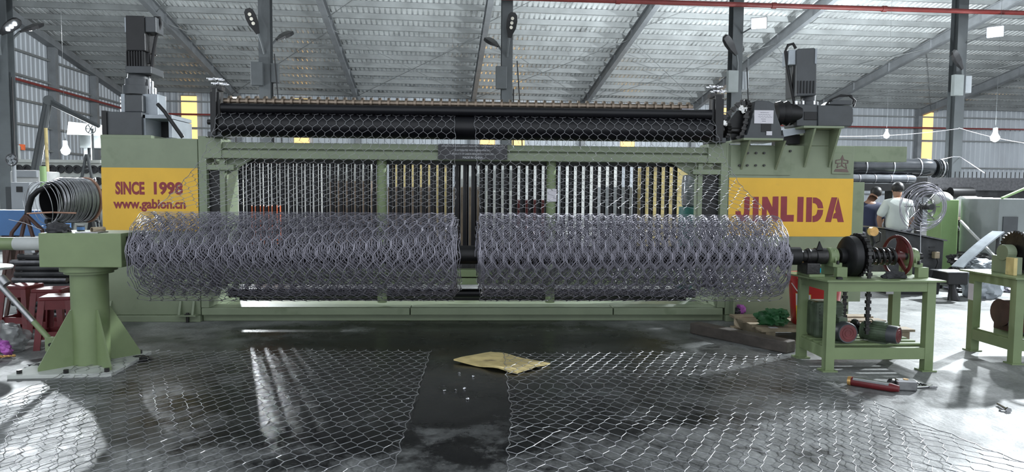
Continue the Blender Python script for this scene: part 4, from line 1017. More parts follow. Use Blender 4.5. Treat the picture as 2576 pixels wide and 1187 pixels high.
# hammer, grease tube and spanner
a, b = fl(2140, 958, .035), fl(2262, 978, .035); d_ = (b - a).normalized(); nn = Vector((-d_.y, d_.x, 0))
o = thing('grease_cartridge', 'red and silver tube lying on the floor before the bench', 'tube', (a.x, a.y, 0))
part('barrel', MB().lathe(a, d_, [(0, .030), (.01, .036), ((b - a).length * .85, .033), ((b - a).length, .024)], 18), 'stool_red', o, True)
g = MB(); n = 10; V = []
for t in (.02, (b - a).length * .8):
    for i in range(n + 1):
        q = R(20 + 130 * i / n); V.append(a + d_ * t + (nn * math.cos(q) + Vector((0, 0, 1)) * math.sin(q)) * .0365)
part('foil_label', MB().add(V, [(i, i + 1, n + 2 + i, n + 1 + i) for i in range(n)]), 'chrome', o, True)
part('end_cap', MB().lathe(a - d_ * .02, d_, [(0, .034), (.025, .037)], 18), 'brass', o, True)
p = fl(2278, 968, .04); p.z = .042
o = thing('hammer', 'grey steel hammer head beside the red tube', 'hammer', (p.x, p.y, 0))
part('head', MB().box(-.075, .075, -.04, .04, -.042, .042, Matrix.Translation(p) @ Matrix.Rotation(R(-12), 4, 'Z')), 'steel', o, bev=.012); part('peen', MB().blob(p + Vector((-.09, .03, .01)), (.035, .03, .03), 3, .2), 'grease', o, True)
part('eye_wedge', MB().cyl(p + Vector((0, 0, .04)), p + Vector((0, 0, .046)), .02, n=10), 'brass', o, True)
a, b = fl(2258, 980), fl(2335, 975); a.z = b.z = .010; d_ = (b - a).normalized()
o = thing('spanner', 'bright steel spanner lying in front of the hammer', 'spanner', (a.x, a.y, 0))
part('handle', MB().bar(a, b, .022, .012), 'chrome', o, bev=.004)
nn = Vector((-d_.y, d_.x, 0)); c = b + d_ * .02
for s in (-1, 1): part('jaw', MB().bar(c + nn * .006 * s - d_ * .02, c + nn * .026 * s + d_ * .035, .018, .014), 'chrome', o)
part('ring_end', MB().ring(a - d_ * .012, (0, 0, 1), .016, .006, 16, 6), 'chrome', o, True)
a, b = fl(2300, 965), fl(2345, 976); solo('drill_bit', MB().tube([Vector((a.x, a.y, .009)).lerp(Vector((b.x, b.y, .009)), i / 24) + Vector((0, .004 * math.cos(i * 1.6), .004 * math.sin(i * 1.6))) for i in range(25)], .006, 6), 'grease', 'twisted dark drill bit behind the spanner', 'drill bit')
p = fl(2168, 970, .008); solo('brass_stub', MB().cyl(p, p + Vector((.055, .01, 0)), .008, n=10), 'brass', 'small brass stub on the floor before the red tube', 'stub', None, True)
p = fl(2535, 1030, .014)
o = thing('steel_bolt', 'bright bolt lying alone on the floor near the right edge', 'bolt', (p.x, p.y, 0)); part('shank', MB().cyl(p, p + Vector((.03, .13, 0)), .010, n=10), 'chrome', o, True); part('head', MB().cyl(p - Vector((.004, .016, 0)), p, .020, n=6), 'chrome', o)
part('loose_washer', MB().ring(Vector((p.x - .03, p.y + .01, .006)), (0, 0, 1), .016, .006, 16, 6), 'chrome', o, True)
# cardboard
c0 = [fl(1141, 912), fl(1234, 890), fl(1384, 918), fl(1300, 942)]
bm_ = MB(); n = 14; V = []; F = []
for t_ in (0, 1):
    for i in range(n + 1):
        for j in range(n + 1):
            u, v = i / n, j / n
            p = (c0[0] * (1 - u) * (1 - v) + c0[1] * u * (1 - v) + c0[2] * u * v + c0[3] * (1 - u) * v)
            z = .018 + .035 * max(0, nrm(u * 2.2, v * 2.2, 2)) + .05 * max(0, .35 - v) * (1 - abs(u - .2)) - .012 * (1 if t_ == 0 else 0)
            V.append(Vector((p.x + .012 * nrm(u * 6, v * 6, 8), p.y + .012 * nrm(u * 6, v * 6, 18), max(.002 if t_ == 0 else .010, z))))
m_ = (n + 1) ** 2
for i in range(n):
    for j in range(n):
        a = i * (n + 1) + j; F.append((a, a + 1, a + n + 2, a + n + 1)); F.append((m_ + a, m_ + a + n + 1, m_ + a + n + 2, m_ + a + 1))
ed = [i * (n + 1) for i in range(n + 1)] + [n * (n + 1) + j for j in range(1, n + 1)] + [i * (n + 1) + n for i in range(n - 1, -1, -1)] + [j for j in range(n - 1, 0, -1)]
for a, b in zip(ed, ed[1:] + ed[:1]): F.append((a, b, m_ + b, m_ + a))
solo('cardboard_sheet', bm_.add(V, F), 'cardboard', 'torn yellowish cardboard sheet on the dark floor between the mesh sheets', 'cardboard')
# bright metal chips
for k, (u, v) in enumerate(((1118, 984), (1146, 983), (1168, 978), (1155, 940), (1191, 948), (1176, 1005))):
    p = fl(u, v); solo('metal_chip', MB().blob((p.x, p.y, .006), (.012, .008, .008), k, .5, 2, 2), 'chrome', ('shiny chip left of the row of three chips', 'shiny chip in the middle of the row of three chips', 'shiny chip at the right of the row of three chips', 'largest shiny swarf below the cardboard tip', 'small shiny swarf under the cardboard edge', 'lone shiny chip nearest the camera')[k], 'metal chip', 'chips on the dark floor')

# ------------------------------------------------------------------ left foreground: stools, table, bag
def stool(label, x, y, rz, s=1.0):
    t = thing('plastic_stool', label, 'stool', (x, y, 0), rz, 'red plastic stools by the pedestal', local=True)
    h, wt, wb = .495 * s, .125, .165
    part('seat', MB().prism([(-.14, -.125), (-.125, -.14), (.125, -.14), (.14, -.125), (.14, .125), (.125, .14), (-.125, .14), (-.14, .125)], 'z', h - .035, h), 'stool_red', t, bev=.008)
    for sx in (-1, 1):
        for sy in (-1, 1):
            V = []
            for z, r_ in ((h - .035, wt), (0, wb)):
                for (ox, oy) in ((0, 0), (-.055, 0), (-.055, -.012), (-.012, -.012), (-.012, -.055), (0, -.055)):
                    V.append((sx * (r_ + ox + .012), sy * (r_ + oy + .012), z))
            n = 6; part('leg', MB().add(V, [tuple(range(n)), tuple(range(n, 2 * n))[::-1]] + [(i, (i + 1) % n, n + (i + 1) % n, n + i) for i in range(n)]), 'stool_red', t)
    for (a, b) in (((-1, -1), (1, -1)), ((1, -1), (1, 1)), ((1, 1), (-1, 1)), ((-1, 1), (-1, -1))):
        r_ = wb - .028
        part('stretcher', MB().bar((a[0] * r_, a[1] * r_, .13), (b[0] * r_, b[1] * r_, .13), .012, .07), 'stool_red', t)
        r_ = wt + .004
        part('skirt', MB().bar((a[0] * r_, a[1] * r_, h - .075), (b[0] * r_, b[1] * r_, h - .075), .010, .09), 'stool_red', t)
stool('front red plastic stool beside the pedestal', -4.02, 6.74, R(14)); stool('second red plastic stool behind the front one', -4.40, 7.25, R(8)); stool('rearmost dark red plastic stool under the table edge', -4.85, 7.5, R(-6))
tb = thing('round_metal_table', 'round metal table at the left edge above the stools', 'table', (-4.84, 6.75, 0))
part('top', MB().lathe((-4.84, 6.75, .735), (0, 0, 1), [(0, .30), (.004, .33), (.02, .335), (.028, .33)], 40), 'table_metal', tb, True)
part('stem', MB().cyl((-4.84, 6.75, .02), (-4.84, 6.75, .735), .03, n=14), 'steel', tb, True); part('foot', MB().lathe((-4.84, 6.75, 0), (0, 0, 1), [(0, .20), (.02, .20), (.04, .05)], 24), 'steel', tb, True)
solo('clear_plastic_bag', MB().blob((-4.44, 6.52, .10), (.24, .16, .17), 4, .30, 2.4, 4, True), 'plastic_clear', 'crumpled clear plastic bag at the left edge of the floor', 'bag', None, True)
g = MB()
fp = thing('purple_flowers', 'bunch of purple flowers in front of the plastic bag', 'flowers', (-4.30, 6.30, 0))
for k in range(9): part('petal_cluster', MB().blob((-4.32 + .09 * math.cos(k * 2.1) * (1 - k * .05), 6.30 + .05 * math.sin(k * 2.1), .05 + .012 * k), (.045, .04, .035), k, .6, 3, 2), 'purple', fp, True)
for k in range(5): part('leaf', MB().blob((-4.27 + .03 * k, 6.22 + .01 * k, .02), (.022, .014, .012), k, .5, 3, 2), 'brass', fp)
for k, (u, v, s_) in enumerate(((100, 925, .06), (310, 898, .05), (350, 905, .06), (330, 890, .04))):
    p = fl(u, v); solo('dirt_lump', MB().blob((p.x, p.y, s_ * .2), (s_ * 1.6, s_, s_ * .4), k + 20, .6, 3, 3, True), 'clutter_dark', ('dark dirt lump left of the pedestal foot', 'dark dirt lump right of the pedestal foot', 'broad dark dirt lump at the corner of the left mesh sheet', 'small dark dirt lump by the right pedestal gusset')[k], 'dirt', 'dirt lumps round the pedestal foot', True)
# ------------------------------------------------------------------ background left
def zrect(name, label, cat, px0, py0, px1, py1, Y, dep, m, group=None, bev=.006, tofloor=False):
    a, b = at((px0 + px1) / 2, py1, Y), at((px0 + px1) / 2, py0, Y); l, r = at(px0, (py0 + py1) / 2, Y), at(px1, (py0 + py1) / 2, Y)
    return solo(name, MB().box(l.x, r.x, Y, Y + dep, 0 if tofloor else a.z, b.z), m, label, cat, group, False, bev)
# wire spool on a stand
sc = at(172, 503, 8.9); ax = Vector((.42, .907, 0)).normalized()
so = thing('wire_spool', 'big open spool wound with bright steel wire left of the cabinet', 'spool', (sc.x, 8.9, 0))
A0 = sc - ax * .24
part('core', MB().lathe(A0 + ax * .02, ax, [(0, .215), (.005, .225), (.46, .235)], 36, False), 'black', so, True)
part('core_back', MB().cyl(A0 + ax * .25, A0 + ax * .26, .22, n=30), 'black', so)
g = MB()
for k in range(44):
    t = .03 + k * .0098; rr = .236 + .034 * min(1, k / 12) + .005 * math.sin(k * 1.9); dv = Vector((.006 * math.sin(k * 3), .004 * math.cos(k * 2), -.02 * max(0, (9 - k)) / 9))
    g.ring(A0 + ax * t + dv, ax + Vector((.0, .02 * math.sin(k * 2.1), .025 * math.sin(k * 1.3))), rr, .0068, 44, 6)
part('wire_windings', g, 'wire_bright', so, True)
g = MB()
for k in range(5): g.ring(A0 - ax * (.01 + k * .028) + Vector((0, 0, -.02 - .014 * k)), ax + Vector((.1 * math.sin(k * 2), .12 * math.sin(k), .12 * math.cos(k * 1.7))), .245 + .012 * k, .004, 44, 5)
part('loose_wire_loops', g, 'wire_bright', so, True)
part('rim_flange', MB().lathe(A0 + ax * .47, ax, [(0, .25), (0, .292), (.02, .292), (.02, .2)], 44), 'copper', so, True)
for s in (-.16, .30):
    c = A0 + ax * (.24 + s); n_ = Vector((-ax.y, ax.x, 0))
    for q in (-1, 1): part('stand_leg', MB().bar(c + Vector((0, 0, -.26)), Vector((c.x, c.y, 0)) + n_ * .3 * q, .045, .045), 'black', so)
part('stand_axle', MB().cyl(A0 - ax * .05 + Vector((0, 0, -.26)), A0 + ax * .6 + Vector((0, 0, -.26)), .03, n=12), 'black', so, True)
ga = thing('wire_guide_arm', 'black curved arm on brown legs guiding wire from the spool', 'guide arm', (at(65, 700, 8.5).x, 8.5, 0))
part('arm', MB().tube([at(70, 538, 8.5), at(72, 520, 8.5), at(80, 495, 8.5), at(95, 480, 8.5), at(112, 472, 8.5), at(128, 468, 8.55)], [.035, .035, .033, .03, .028, .024], 10), 'black', ga, True)
part('pointer_rod', MB().tube([at(68, 537, 8.45), at(130, 534, 8.45), at(192, 536, 8.5)], .010, 8), 'copper', ga, True)
tp = at(66, 540, 8.5)
for (u, v) in ((30, 585), (50, 612), (88, 612), (106, 578)):
    q = at(u, v, 8.5); e = tp + (q - tp) * (tp.z / max(.05, tp.z - q.z)); e.z = 0
    part('leg', MB().tube([tp, q, Vector((q.x + (q.x - tp.x) * .3, 8.5 + .25 * (1 if u > 60 else -1), 0))], .022, 8), 'brown_steel', ga, True)
part('whisker_wire', MB().tube([at(22, 552, 8.4), at(60, 560, 8.4), at(104, 578, 8.4)], .004, 5), 'wire_bright', ga); part('whisker_wire', MB().tube([at(62, 525, 8.4), at(58, 505, 8.4), at(62, 482, 8.4)], .004, 5), 'wire_bright', ga)
# stack of dark rods under the arm
st = thing('dark_rod_bundle', 'dark stacked bundle of rods behind the stools', 'bundle', (at(100, 690, 8.2).x, 8.3, 0))
a, b = at(36, 640, 8.2), at(172, 640, 8.2)
for k in range(11):
    z = .045 + k * .068; dx = .05 * math.sin(k * 2.7)
    g = MB()
    for j in range(5): g.cyl((a.x + dx + .02 * j, 8.2 + j * .075, z), (b.x + dx - .01 * j, 8.2 + j * .075, z + .004 * math.sin(k + j)), .033, n=8)
    part('rod_layer', g, 'clutter_dark' if k % 3 else 'wire_dark', st, True)
a, b = at(-40, 530, 10.3), at(138, 530, 10.3)
bb = thing('blue_steel_beam', 'blue painted steel beam behind the spool', 'beam', (a.x + .5, 10.5, 0))
part('beam', MB().box(a.x, b.x, 10.3, 10.7, .83, 1.20), 'blue_paint', bb, bev=.01)
for x in (a.x + .2, b.x - .25): part('trestle', MB().box(x, x + .12, 10.35, 10.65, 0, .83), 'brown_steel', bb)
cc = thing('control_cabinet', 'grey control cabinet with a black window at the left edge', 'cabinet', (at(52, 560, 11.2).x, 11.4, 0))
a, b = at(26, 458, 11.2), at(74, 458, 11.2)
part('body', MB().box(a.x, b.x, 11.2, 11.7, .25, a.z), 'box_grey', cc, bev=.012); part('plinth', MB().box(a.x + .03, b.x - .03, 11.25, 11.65, 0, .25), 'black', cc)
q0, q1 = at(41, 469, 11.19), at(56, 483, 11.19); part('window', MB().box(q0.x, q1.x, 11.185, 11.2, q1.z, q0.z), 'black', cc)
fn = thing('pedestal_fan', 'round dark fan on a post by the left edge', 'fan', (at(29, 420, 12).x, 12, 0)); c = at(29, 402, 12)
part('post', MB().cyl((c.x, 12.06, 0), (c.x, 12.06, c.z), .03, n=10), 'box_grey', fn, True); part('guard', MB().ring(c, (0, 1, 0), .095, .012, 24, 6).ring(c, (0, 1, 0), .06, .005, 20, 5), 'wire_dark', fn, True)
g = MB()
for k in range(4):
    q = k * math.pi / 2 + .4; g.prism([(-.02, .01), (.02, .01), (.035, .085), (-.015, .085)], 'y', -.004, .004, Matrix.Translation(c) @ Matrix.Rotation(q, 4, 'Y'))
part('blades', g, 'box_grey', fn); part('motor', MB().cyl(c + Vector((0, .02, 0)), c + Vector((0, .1, 0)), .04, n=12), 'black', fn, True)
# rack of pale bobbins
br = thing('bobbin_rack', 'long pale rack with rows of round bobbin holes under the left wall', 'rack', (at(140, 480, 14.5).x, 14.5, 0))
a, b = at(28, 408, 14.5), at(258, 470, 14.5)
part('board', MB().box(a.x, b.x, 14.5, 14.56, .3, a.z), 'concrete_pale', br)
part('top_edge', MB().box(a.x, b.x, 14.44, 14.62, a.z, a.z + .06), 'concrete_pale', br)
for k in range(9): x = a.x + .15 + k * (b.x - a.x - .3) / 8; part('upright', MB().box(x - .03, x + .03, 14.56, 14.64, 0, a.z), 'column_grey', br)
g = MB().lathe((0, 0, 0), (0, -1, 0), [(0, .085), (.03, .085), (.03, .05), (.004, .045)], 16); b0 = None
for r_ in range(3):
    for k in range(13):
        x = a.x + .15 + k * .165 + (.08 if r_ % 2 else 0); z = a.z - .13 - r_ * .24
        if b0 is None: b0 = part('bobbin', g, 'clutter_dark', br, True); b0.location = (x, 14.5, z)
        else: sharecopy(b0, br, (x, 14.5, z))
# machines and frames against the left wall
dk = thing('drawing_machine', 'pale old drawing machine below the tall frame at the left', 'machine', (at(60, 470, 12.6).x, 12.6, 0))
g = MB(); rect(g, 25, 430, 100, 470, 12.6, .6); part('bed', g, 'clutter_pale', dk, bev=.02); g = MB(); rect(g, 30, 428, 92, 446, 12.55, .1); part('guard', g, 'box_grey', dk, bev=.01)
a_ = at(60, 470, 12.6); part('base', MB().box(a_.x - .35, a_.x + .35, 12.65, 13.1, 0, a_.z), 'column_grey', dk)
g = MB()
for k in range(4): rect(g, 70 + k * 9, 462, 75 + k * 9, 500, 12.5, .05)
part('fin_row', g, 'clutter_pale', dk)
def frame(label, legs, Y, r, m='column_grey', extra=(), name='lifting_frame'):
    f = thing(name, label, 'frame', (at(*legs[0][1], Y).x, Y, 0))
    for (p, q) in legs:
        a, b = at(*p, Y), at(*q, Y); e = b + (b - a) * (b.z / max(.05, a.z - b.z)); e.z = 0
        part('leg', MB().tube([a, e], r, 8), m, f, True)
    for (p, q) in extra: part('tie', MB().tube([at(*p, Y), at(*q, Y)], r * .7, 6), m, f, True)
    return f
f = frame('tall dark lifting frame with two stay rods at the left', [((118, 248), (82, 440)), ((124, 256), (92, 440))], 13.4, .05, extra=(((128, 252), (250, 318)), ((126, 260), (248, 318))))
part('head_pulley', MB().cyl(at(122, 252, 13.35), at(122, 252, 13.5), .09, n=14), 'column_grey', f, True)
frame('small grey A-frame stand left of the yellow panel', [((217, 388), (204, 456)), ((219, 388), (233, 456))], 13.8, .028, extra=(((209, 425), (227, 425)),), name='a_frame_stand')
po = at(108, 418, 10.8); solo('green_post', MB().cyl((po.x, 10.8, 0), (po.x, 10.8, po.z), .045, n=14), 'green_light', 'pale green round post behind the spool', 'post', None, True)
po = at(118, 322, 13); solo('bamboo_pole', MB().cyl((po.x, 13, 0), (po.x - .02, 13, po.z), .028, n=10), 'cardboard', 'yellowish pole standing beside the tall frame', 'pole', None, True)
po = at(228, 324, 14.8); w_ = thing('belt_wheel', 'spoked belt wheel above the rack behind the left cabinet', 'wheel', (po.x, 14.8, 0)); part('rim', MB().ring(po, (0, 1, 0), .10, .012, 24, 6), 'column_grey', w_, True)
for k in range(3): part('spoke', MB().bar(po - Vector((.1 * math.cos(k * 1.05), 0, .1 * math.sin(k * 1.05))), po + Vector((.1 * math.cos(k * 1.05), 0, .1 * math.sin(k * 1.05))), .015, .015), 'column_grey', w_)
part('post', MB().cyl((po.x, 14.85, 0), (po.x, 14.85, po.z), .03, n=8), 'column_grey', w_)
tp_ = thing('canopy_frame', 'dark canopy with a pale green tarpaulin beyond the left work lamp', 'canopy', (at(215, 480, 15.6).x, 15.6, 0))
a, b = at(165, 340, 15.6), at(256, 372, 15.6)
part('roof_box', MB().box(a.x + .3, b.x + .5, 15.6, 17, b.z, a.z), 'column_grey', tp_); part('tarpaulin', MB().prism([(at(168, 330, 15.5).x, at(168, 338, 15.5).z), (at(172, 305, 15.5).x, at(172, 306, 15.5).z), (b.x + .4, at(250, 318, 15.5).z), (b.x + .4, at(250, 342, 15.5).z)], 'y', 15.5, 15.53), 'concrete_pale', tp_)
for x in (a.x + .35, b.x + .4): part('post', MB().box(x, x + .08, 15.65, 15.73, 0, a.z), 'column_grey', tp_)
def onwall(u, v):                         # where a sight line meets the left gable wall, in hall coordinates
    d = fw + cr * ((u - CX) / FPX) - cu * ((v - CY) / FPX); k = (XL + .32) / (d.x * math.cos(BR) + d.y * math.sin(BR))
    return (-d.x * math.sin(BR) + d.y * math.cos(BR)) * k, CAMH + d.z * k
for n_, l_, c_, x0, y0, x1, y1, m in (('white_banner', 'white banner low on the left gable wall', 'banner', 14, 366, 66, 404, 'white_panel'), ('yellow_notice', 'small orange notice by the white banner', 'notice', 67, 364, 78, 378, 'orange')):
    ya, zt = onwall(x0, y0); yb_, zb = onwall(x1, y1); zt = onwall(x1, y0)[1]
    o = solo(n_, MB().box(XL + .06, XL + .125, ya, yb_, zb, zt), m, l_, c_); o.rotation_euler.z = BR
po = at(230, 485, 9.6)
dc = thing('coil_stand', 'dark tangled wire coil standing beside the left cabinet edge', 'coil', (po.x, 9.6, 0))
g = MB()
for k in range(7): g.ring(po + Vector((.02 * math.sin(k * 2), .02 * k, -.1 + .02 * math.cos(k))), (1, .5 + .1 * math.sin(k), .1 * math.cos(k * 3)), .28 + .015 * math.sin(k * 2), .008, 30, 5)
part('coil', g, 'wire_dark', dc, True); part('stand', MB().tube([(po.x - .1, 9.6, 0), po + Vector((0, 0, .1)), (po.x + .1, 9.8, 0)], .025, 6), 'black', dc)

# ------------------------------------------------------------------ behind the machine, seen between the guide tubes
items = [('carton_stack', 'pale grey panel stack behind the left end of the guide tubes', 'panels', 552, 452, 592, 560, 12.5, .6, 'concrete_pale'),
 ('white_sack_stack', 'tall white wrapped stack behind the left guide tubes', 'stack', 606, 400, 655, 520, 14.7, .8, 'clutter_pale'),
 ('orange_machine_guard', 'bright orange guard low behind the left guide tubes', 'guard', 628, 517, 692, 548, 11.5, .4, 'orange'),
 ('carton_stack', 'white carton stack left of the left round post', 'cartons', 664, 402, 800, 540, 15.7, .9, 'clutter_pale'),
 ('carton_stack', 'brown carton stack just left of the left round post', 'cartons', 830, 455, 935, 545, 13, 1, 'clutter_brown'),
 ('white_sack_stack', 'white stack high behind the left round post', 'stack', 770, 395, 930, 445, 17, 1, 'white_panel'),
 ('carton_stack', 'brown carton row between round post and middle gap', 'cartons', 975, 470, 1090, 545, 13, 1, 'clutter_brown'),
 ('yellowish_crate', 'yellowish crate high left of the middle gap', 'crate', 980, 400, 1130, 428, 16, 1, 'cardboard'),
 ('rusty_machine', 'rusty machine block behind the middle gap', 'machine', 1140, 470, 1215, 650, 12, .8, 'clutter_brown'),
 ('white_sack_stack', 'white stack high behind the middle gap', 'stack', 1150, 398, 1300, 420, 16.2, 1, 'white_panel'),
 ('carton_stack', 'pale stack right of the middle gap', 'cartons', 1225, 480, 1300, 545, 13.5, 1, 'concrete_pale'),
 ('red_cabinet', 'dark red cabinet left of the right round post', 'cabinet', 1298, 503, 1372, 548, 12, .6, 'wheel_red'),
 ('white_sack_stack', 'white wrapped stack left of the right round post', 'stack', 1300, 402, 1372, 470, 15, 1, 'clutter_pale'),
 ('white_sack_stack', 'long white stack right of the right round post', 'stack', 1420, 405, 1560, 470, 15.5, 1, 'clutter_pale'),
 ('carton_stack', 'pale blue grey stack low right of the right round post', 'cartons', 1520, 470, 1590, 545, 13.5, 1, 'box_grey'),
 ('carton_stack', 'tan carton stack near the right end of the guide tubes', 'cartons', 1625, 420, 1745, 545, 13, 1, 'cardboard')]
for n_, l_, c_, x0, y0, x1, y1, Y, dep, m in items: zrect(n_, l_, c_, x0, y0, x1, y1, Y, dep, m, tofloor=True, bev=.02)
c = at(1743, 440, 10.6); wb2 = thing('wrapped_coil', 'silver film wrapped coil on a green drum right of the guide tubes', 'coil', (c.x, 10.6, 0))
cz = at(1743, 520, 10.6).z; part('coil', MB().lathe((c.x, 10.6, cz), (0, 0, 1), [(0, .14), (.02, .16), (.2, .17), (.4, .165), (c.z - cz - .02, .155), (c.z - cz, .13)], 22), 'film_grey', wb2, True); part('drum', MB().lathe((c.x, 10.6, 0), (0, 0, 1), [(0, .2), (.4, .21), (.42, .22), (.44, .21), (cz, .2)], 22), 'teal', wb2, True)

# ------------------------------------------------------------------ background right
def wrapped(label, px0, px1, py, Y, r, m, bands=3):
    a, b = at(px0, py, Y), at(px1, py, Y); t = thing('wrapped_mesh_roll', label, 'roll', (a.x, Y, a.z - r), 0, 'film wrapped rolls stacked on the rack')
    n = 14; prof = [(0, r * .8)] + [((b.x - a.x) * (i + .5) / n, r * (1 + .035 * math.sin(i * 2.3))) for i in range(n)] + [(b.x - a.x, r * .8)]
    part('wrapped_body', MB().lathe(a, (1, 0, 0), prof, 20), m, t, True)
    for k in range(bands): x = a.x + (b.x - a.x) * (k + .7) / (bands + .3); part('strap', MB().cyl((x, Y, a.z), (x + .02, Y, a.z), r * 1.05, n=20), 'wire_bright', t, True)
wrapped('dark glossy wrapped roll at the top of the rack by the star logo', 2120, 2345, 420, 12.9, .178, 'film_dark'); wrapped('silver wrapped roll below the dark glossy roll', 2130, 2300, 449, 12.75, .083, 'film_grey', 4); wrapped('short dark wrapped roll end butting the long dark roll', 2349, 2372, 424, 12.9, .175, 'film_dark', 1)
rk = thing('storage_rack', 'dark storage rack carrying the wrapped rolls', 'rack', (at(2250, 480, 12.6).x, 12.6, 0))
a, b = at(2140, 461, 12.5), at(2360, 470, 12.5)
part('shelf_beam', MB().box(a.x, b.x, 12.5, 13.4, b.z - .08, a.z), 'black', rk)
for x in (a.x + .1, (a.x + b.x) / 2 + .3, b.x - .15): part('upright', MB().box(x, x + .1, 13.2, 13.3, 0, a.z - .02), 'black', rk)
a, b = at(2345, 446, 14.2), at(2680, 476, 14.2)
gs = thing('second_gabion_machine', 'long dark beam of another gabion machine with comb teeth on top', 'machine', (a.x + 1, 14.3, 0))
part('beam', MB().box(a.x - .1, b.x, 14.2, 14.7, b.z - .04, a.z), 'wire_dark', gs); part('lower_beam', MB().box(a.x - .1, b.x, 14.3, 14.8, b.z - .2, b.z - .04), 'clutter_dark', gs)
g = MB().box(-.006, .006, -.006, .006, 0, .13); c0 = None
k = 0; x = a.x
while x < b.x:
    if c0 is None: c0 = part('comb_tooth', g, 'black', gs); c0.location = (x, 14.3, a.z)
    else: sharecopy(c0, gs, (x, 14.3, a.z))
    x += .095
for px_ in (2458, 2516, 2640): p = at(px_, 500, 14.4); part('upright', MB().box(p.x - .06, p.x + .06, 14.4, 14.5, 0, b.z), 'clutter_dark', gs)
g = MB(); p = at(2390, 485, 14.1); part('side_roller', MB().cyl((at(2390, 485, 14.1).x, 14.1, p.z), (at(2445, 485, 14.1).x, 14.1, p.z), .12, n=16), 'black', gs, True)
for k, (u0, u1, v, r_) in enumerate(((2415, 2452, 520, .20), (2452, 2466, 521, .19), (2466, 2480, 522, .19), (2480, 2494, 522, .19), (2494, 2512, 523, .19))):
    p, q = at(u0, v, 13.2), at(u1, v, 13.2); r_ *= 1.06
    solo('pale_mesh_roll', MB().lathe(p, q - p, [(0, r_ * .85), (.02, r_), ((q - p).length - .01, r_), ((q - p).length, r_ * .85)], 20), 'clutter_pale', ('widest pale mesh roll under the other machine', 'second pale mesh roll under the other machine', 'third pale mesh roll under the other machine', 'fourth pale mesh roll under the other machine', 'rightmost pale mesh roll under the other machine')[k], 'roll', 'pale rolls on the plank', True)
a, b = at(2405, 546, 13.0), at(2520, 550, 13.0); pk = thing('plank_table', 'long plank table under the pale mesh rolls', 'table', (a.x + .5, 13.2, 0)); part('plank', MB().box(a.x, b.x + .2, 12.95, 13.5, b.z - .03, b.z + .02), 'clutter_brown', pk)
for x in (a.x + .05, b.x + .1): part('trestle', MB().box(x, x + .08, 13.0, 13.4, 0, b.z - .03), 'clutter_dark', pk)
# standing wire coil with its reel stand
cc_ = at(2332, 520, 11.0)
wc = thing('wire_coil_stand', 'round standing coil of loose grey wire in front of the men', 'coil', (cc_.x, 11.0, 0))
g = MB()
for k in range(14): g.ring(cc_ + Vector((.02 * math.sin(k * 1.7), .018 * k - .1, .025 * math.cos(k * 2.3))), (.12 * math.sin(k * 1.3), 1, .12 * math.cos(k)), (.20 + .013 * k) * 1.1, .0042, 40, 5)
part('wire_loops', g, 'wire', wc, True)
g = MB()
for k in range(6): g.ring(cc_ + Vector((.03, .02 * k, -.02)), (.1, 1, .1 * math.sin(k)), .08 + .02 * k, .005, 30, 5)
part('inner_loops', g, 'wire_dark', wc, True); part('hub', MB().cyl(cc_ - Vector((0, .12, 0)), cc_ + Vector((0, .2, 0)), .05, n=14), 'clutter_dark', wc, True)
part('stand', MB().bar(cc_ + Vector((0, .2, 0)), (cc_.x, 11.25, 0), .08, .08).box(cc_.x - .25, cc_.x + .25, 10.9, 11.4, 0, .05), 'clutter_dark', wc)
for k in range(4): q = k * math.pi / 4; part('spider_arm', MB().bar(cc_ + Vector((-.3 * math.cos(q), .12, -.3 * math.sin(q))), cc_ + Vector((.3 * math.cos(q), .12, .3 * math.sin(q))), .014, .014), 'wire_dark', wc)
# pale green upright
a, b = at(2371, 502, 11.8), at(2413, 502, 11.8)
gp = thing('green_machine_upright', 'pale green machine upright with a white cap behind the bench', 'machine', ((a.x + b.x) / 2, 12, 0)); part('upright', MB().box(a.x, b.x, 11.8, 12.2, 0, a.z), 'green_light', gp, bev=.01)
part('cap', MB().blob(((a.x + b.x) / 2 - .06, 11.95, a.z + .02), (.18, .15, .12), 1, .12, 1.5, 3), 'white_panel', gp, True)
# dark hopper machine in front of the men
hp = thing('dark_machine_box', 'dark slant-topped machine box between the men and the bench', 'machine', (at(2300, 700, 10.3).x, 10.4, 0))
pts = poly([(2228, 577), (2375, 606), (2368, 716), (2362, 740), (2232, 740)], 10.2)
pts = [(x, max(0, z)) for x, z in pts]; pts[2] = (pts[2][0], .35); pts[3] = (pts[3][0], 0); pts[4] = (pts[4][0], 0)
part('body', MB().prism(pts, 'y', 10.2, 10.75), 'clutter_dark', hp, bev=.01)
a, b = at(2224, 573, 10.15), at(2382, 605, 10.15); part('lid', MB().bar(Vector((a.x, 10.47, a.z)), Vector((b.x, 10.47, b.z)), .66, .02), 'wire_dark', hp)
for k in range(4): q = at(2345, 622 + k * 9, 10.19); part('vent_slot', MB().box(q.x - .045, q.x + .045, 10.19, 10.2, q.z - .008, q.z + .008), 'black', hp)
q = at(2355, 640, 10.15); part('cable_bundle', MB().tube([q, q + Vector((.02, -.03, -.12)), q + Vector((-.04, -.02, -.3)), q + Vector((-.09, 0, -.5))], .014, 8), 'black', hp, True); part('socket', MB().box(q.x - .04, q.x + .04, 10.12, 10.2, q.z - .06, q.z + .04), 'pallet_wood', hp, bev=.008)
part('hook_wire', MB().tube([at(2316, 560, 10.1), at(2315, 640, 10.1), at(2315, 690, 10.1)], .008, 5), 'wire_bright', hp)
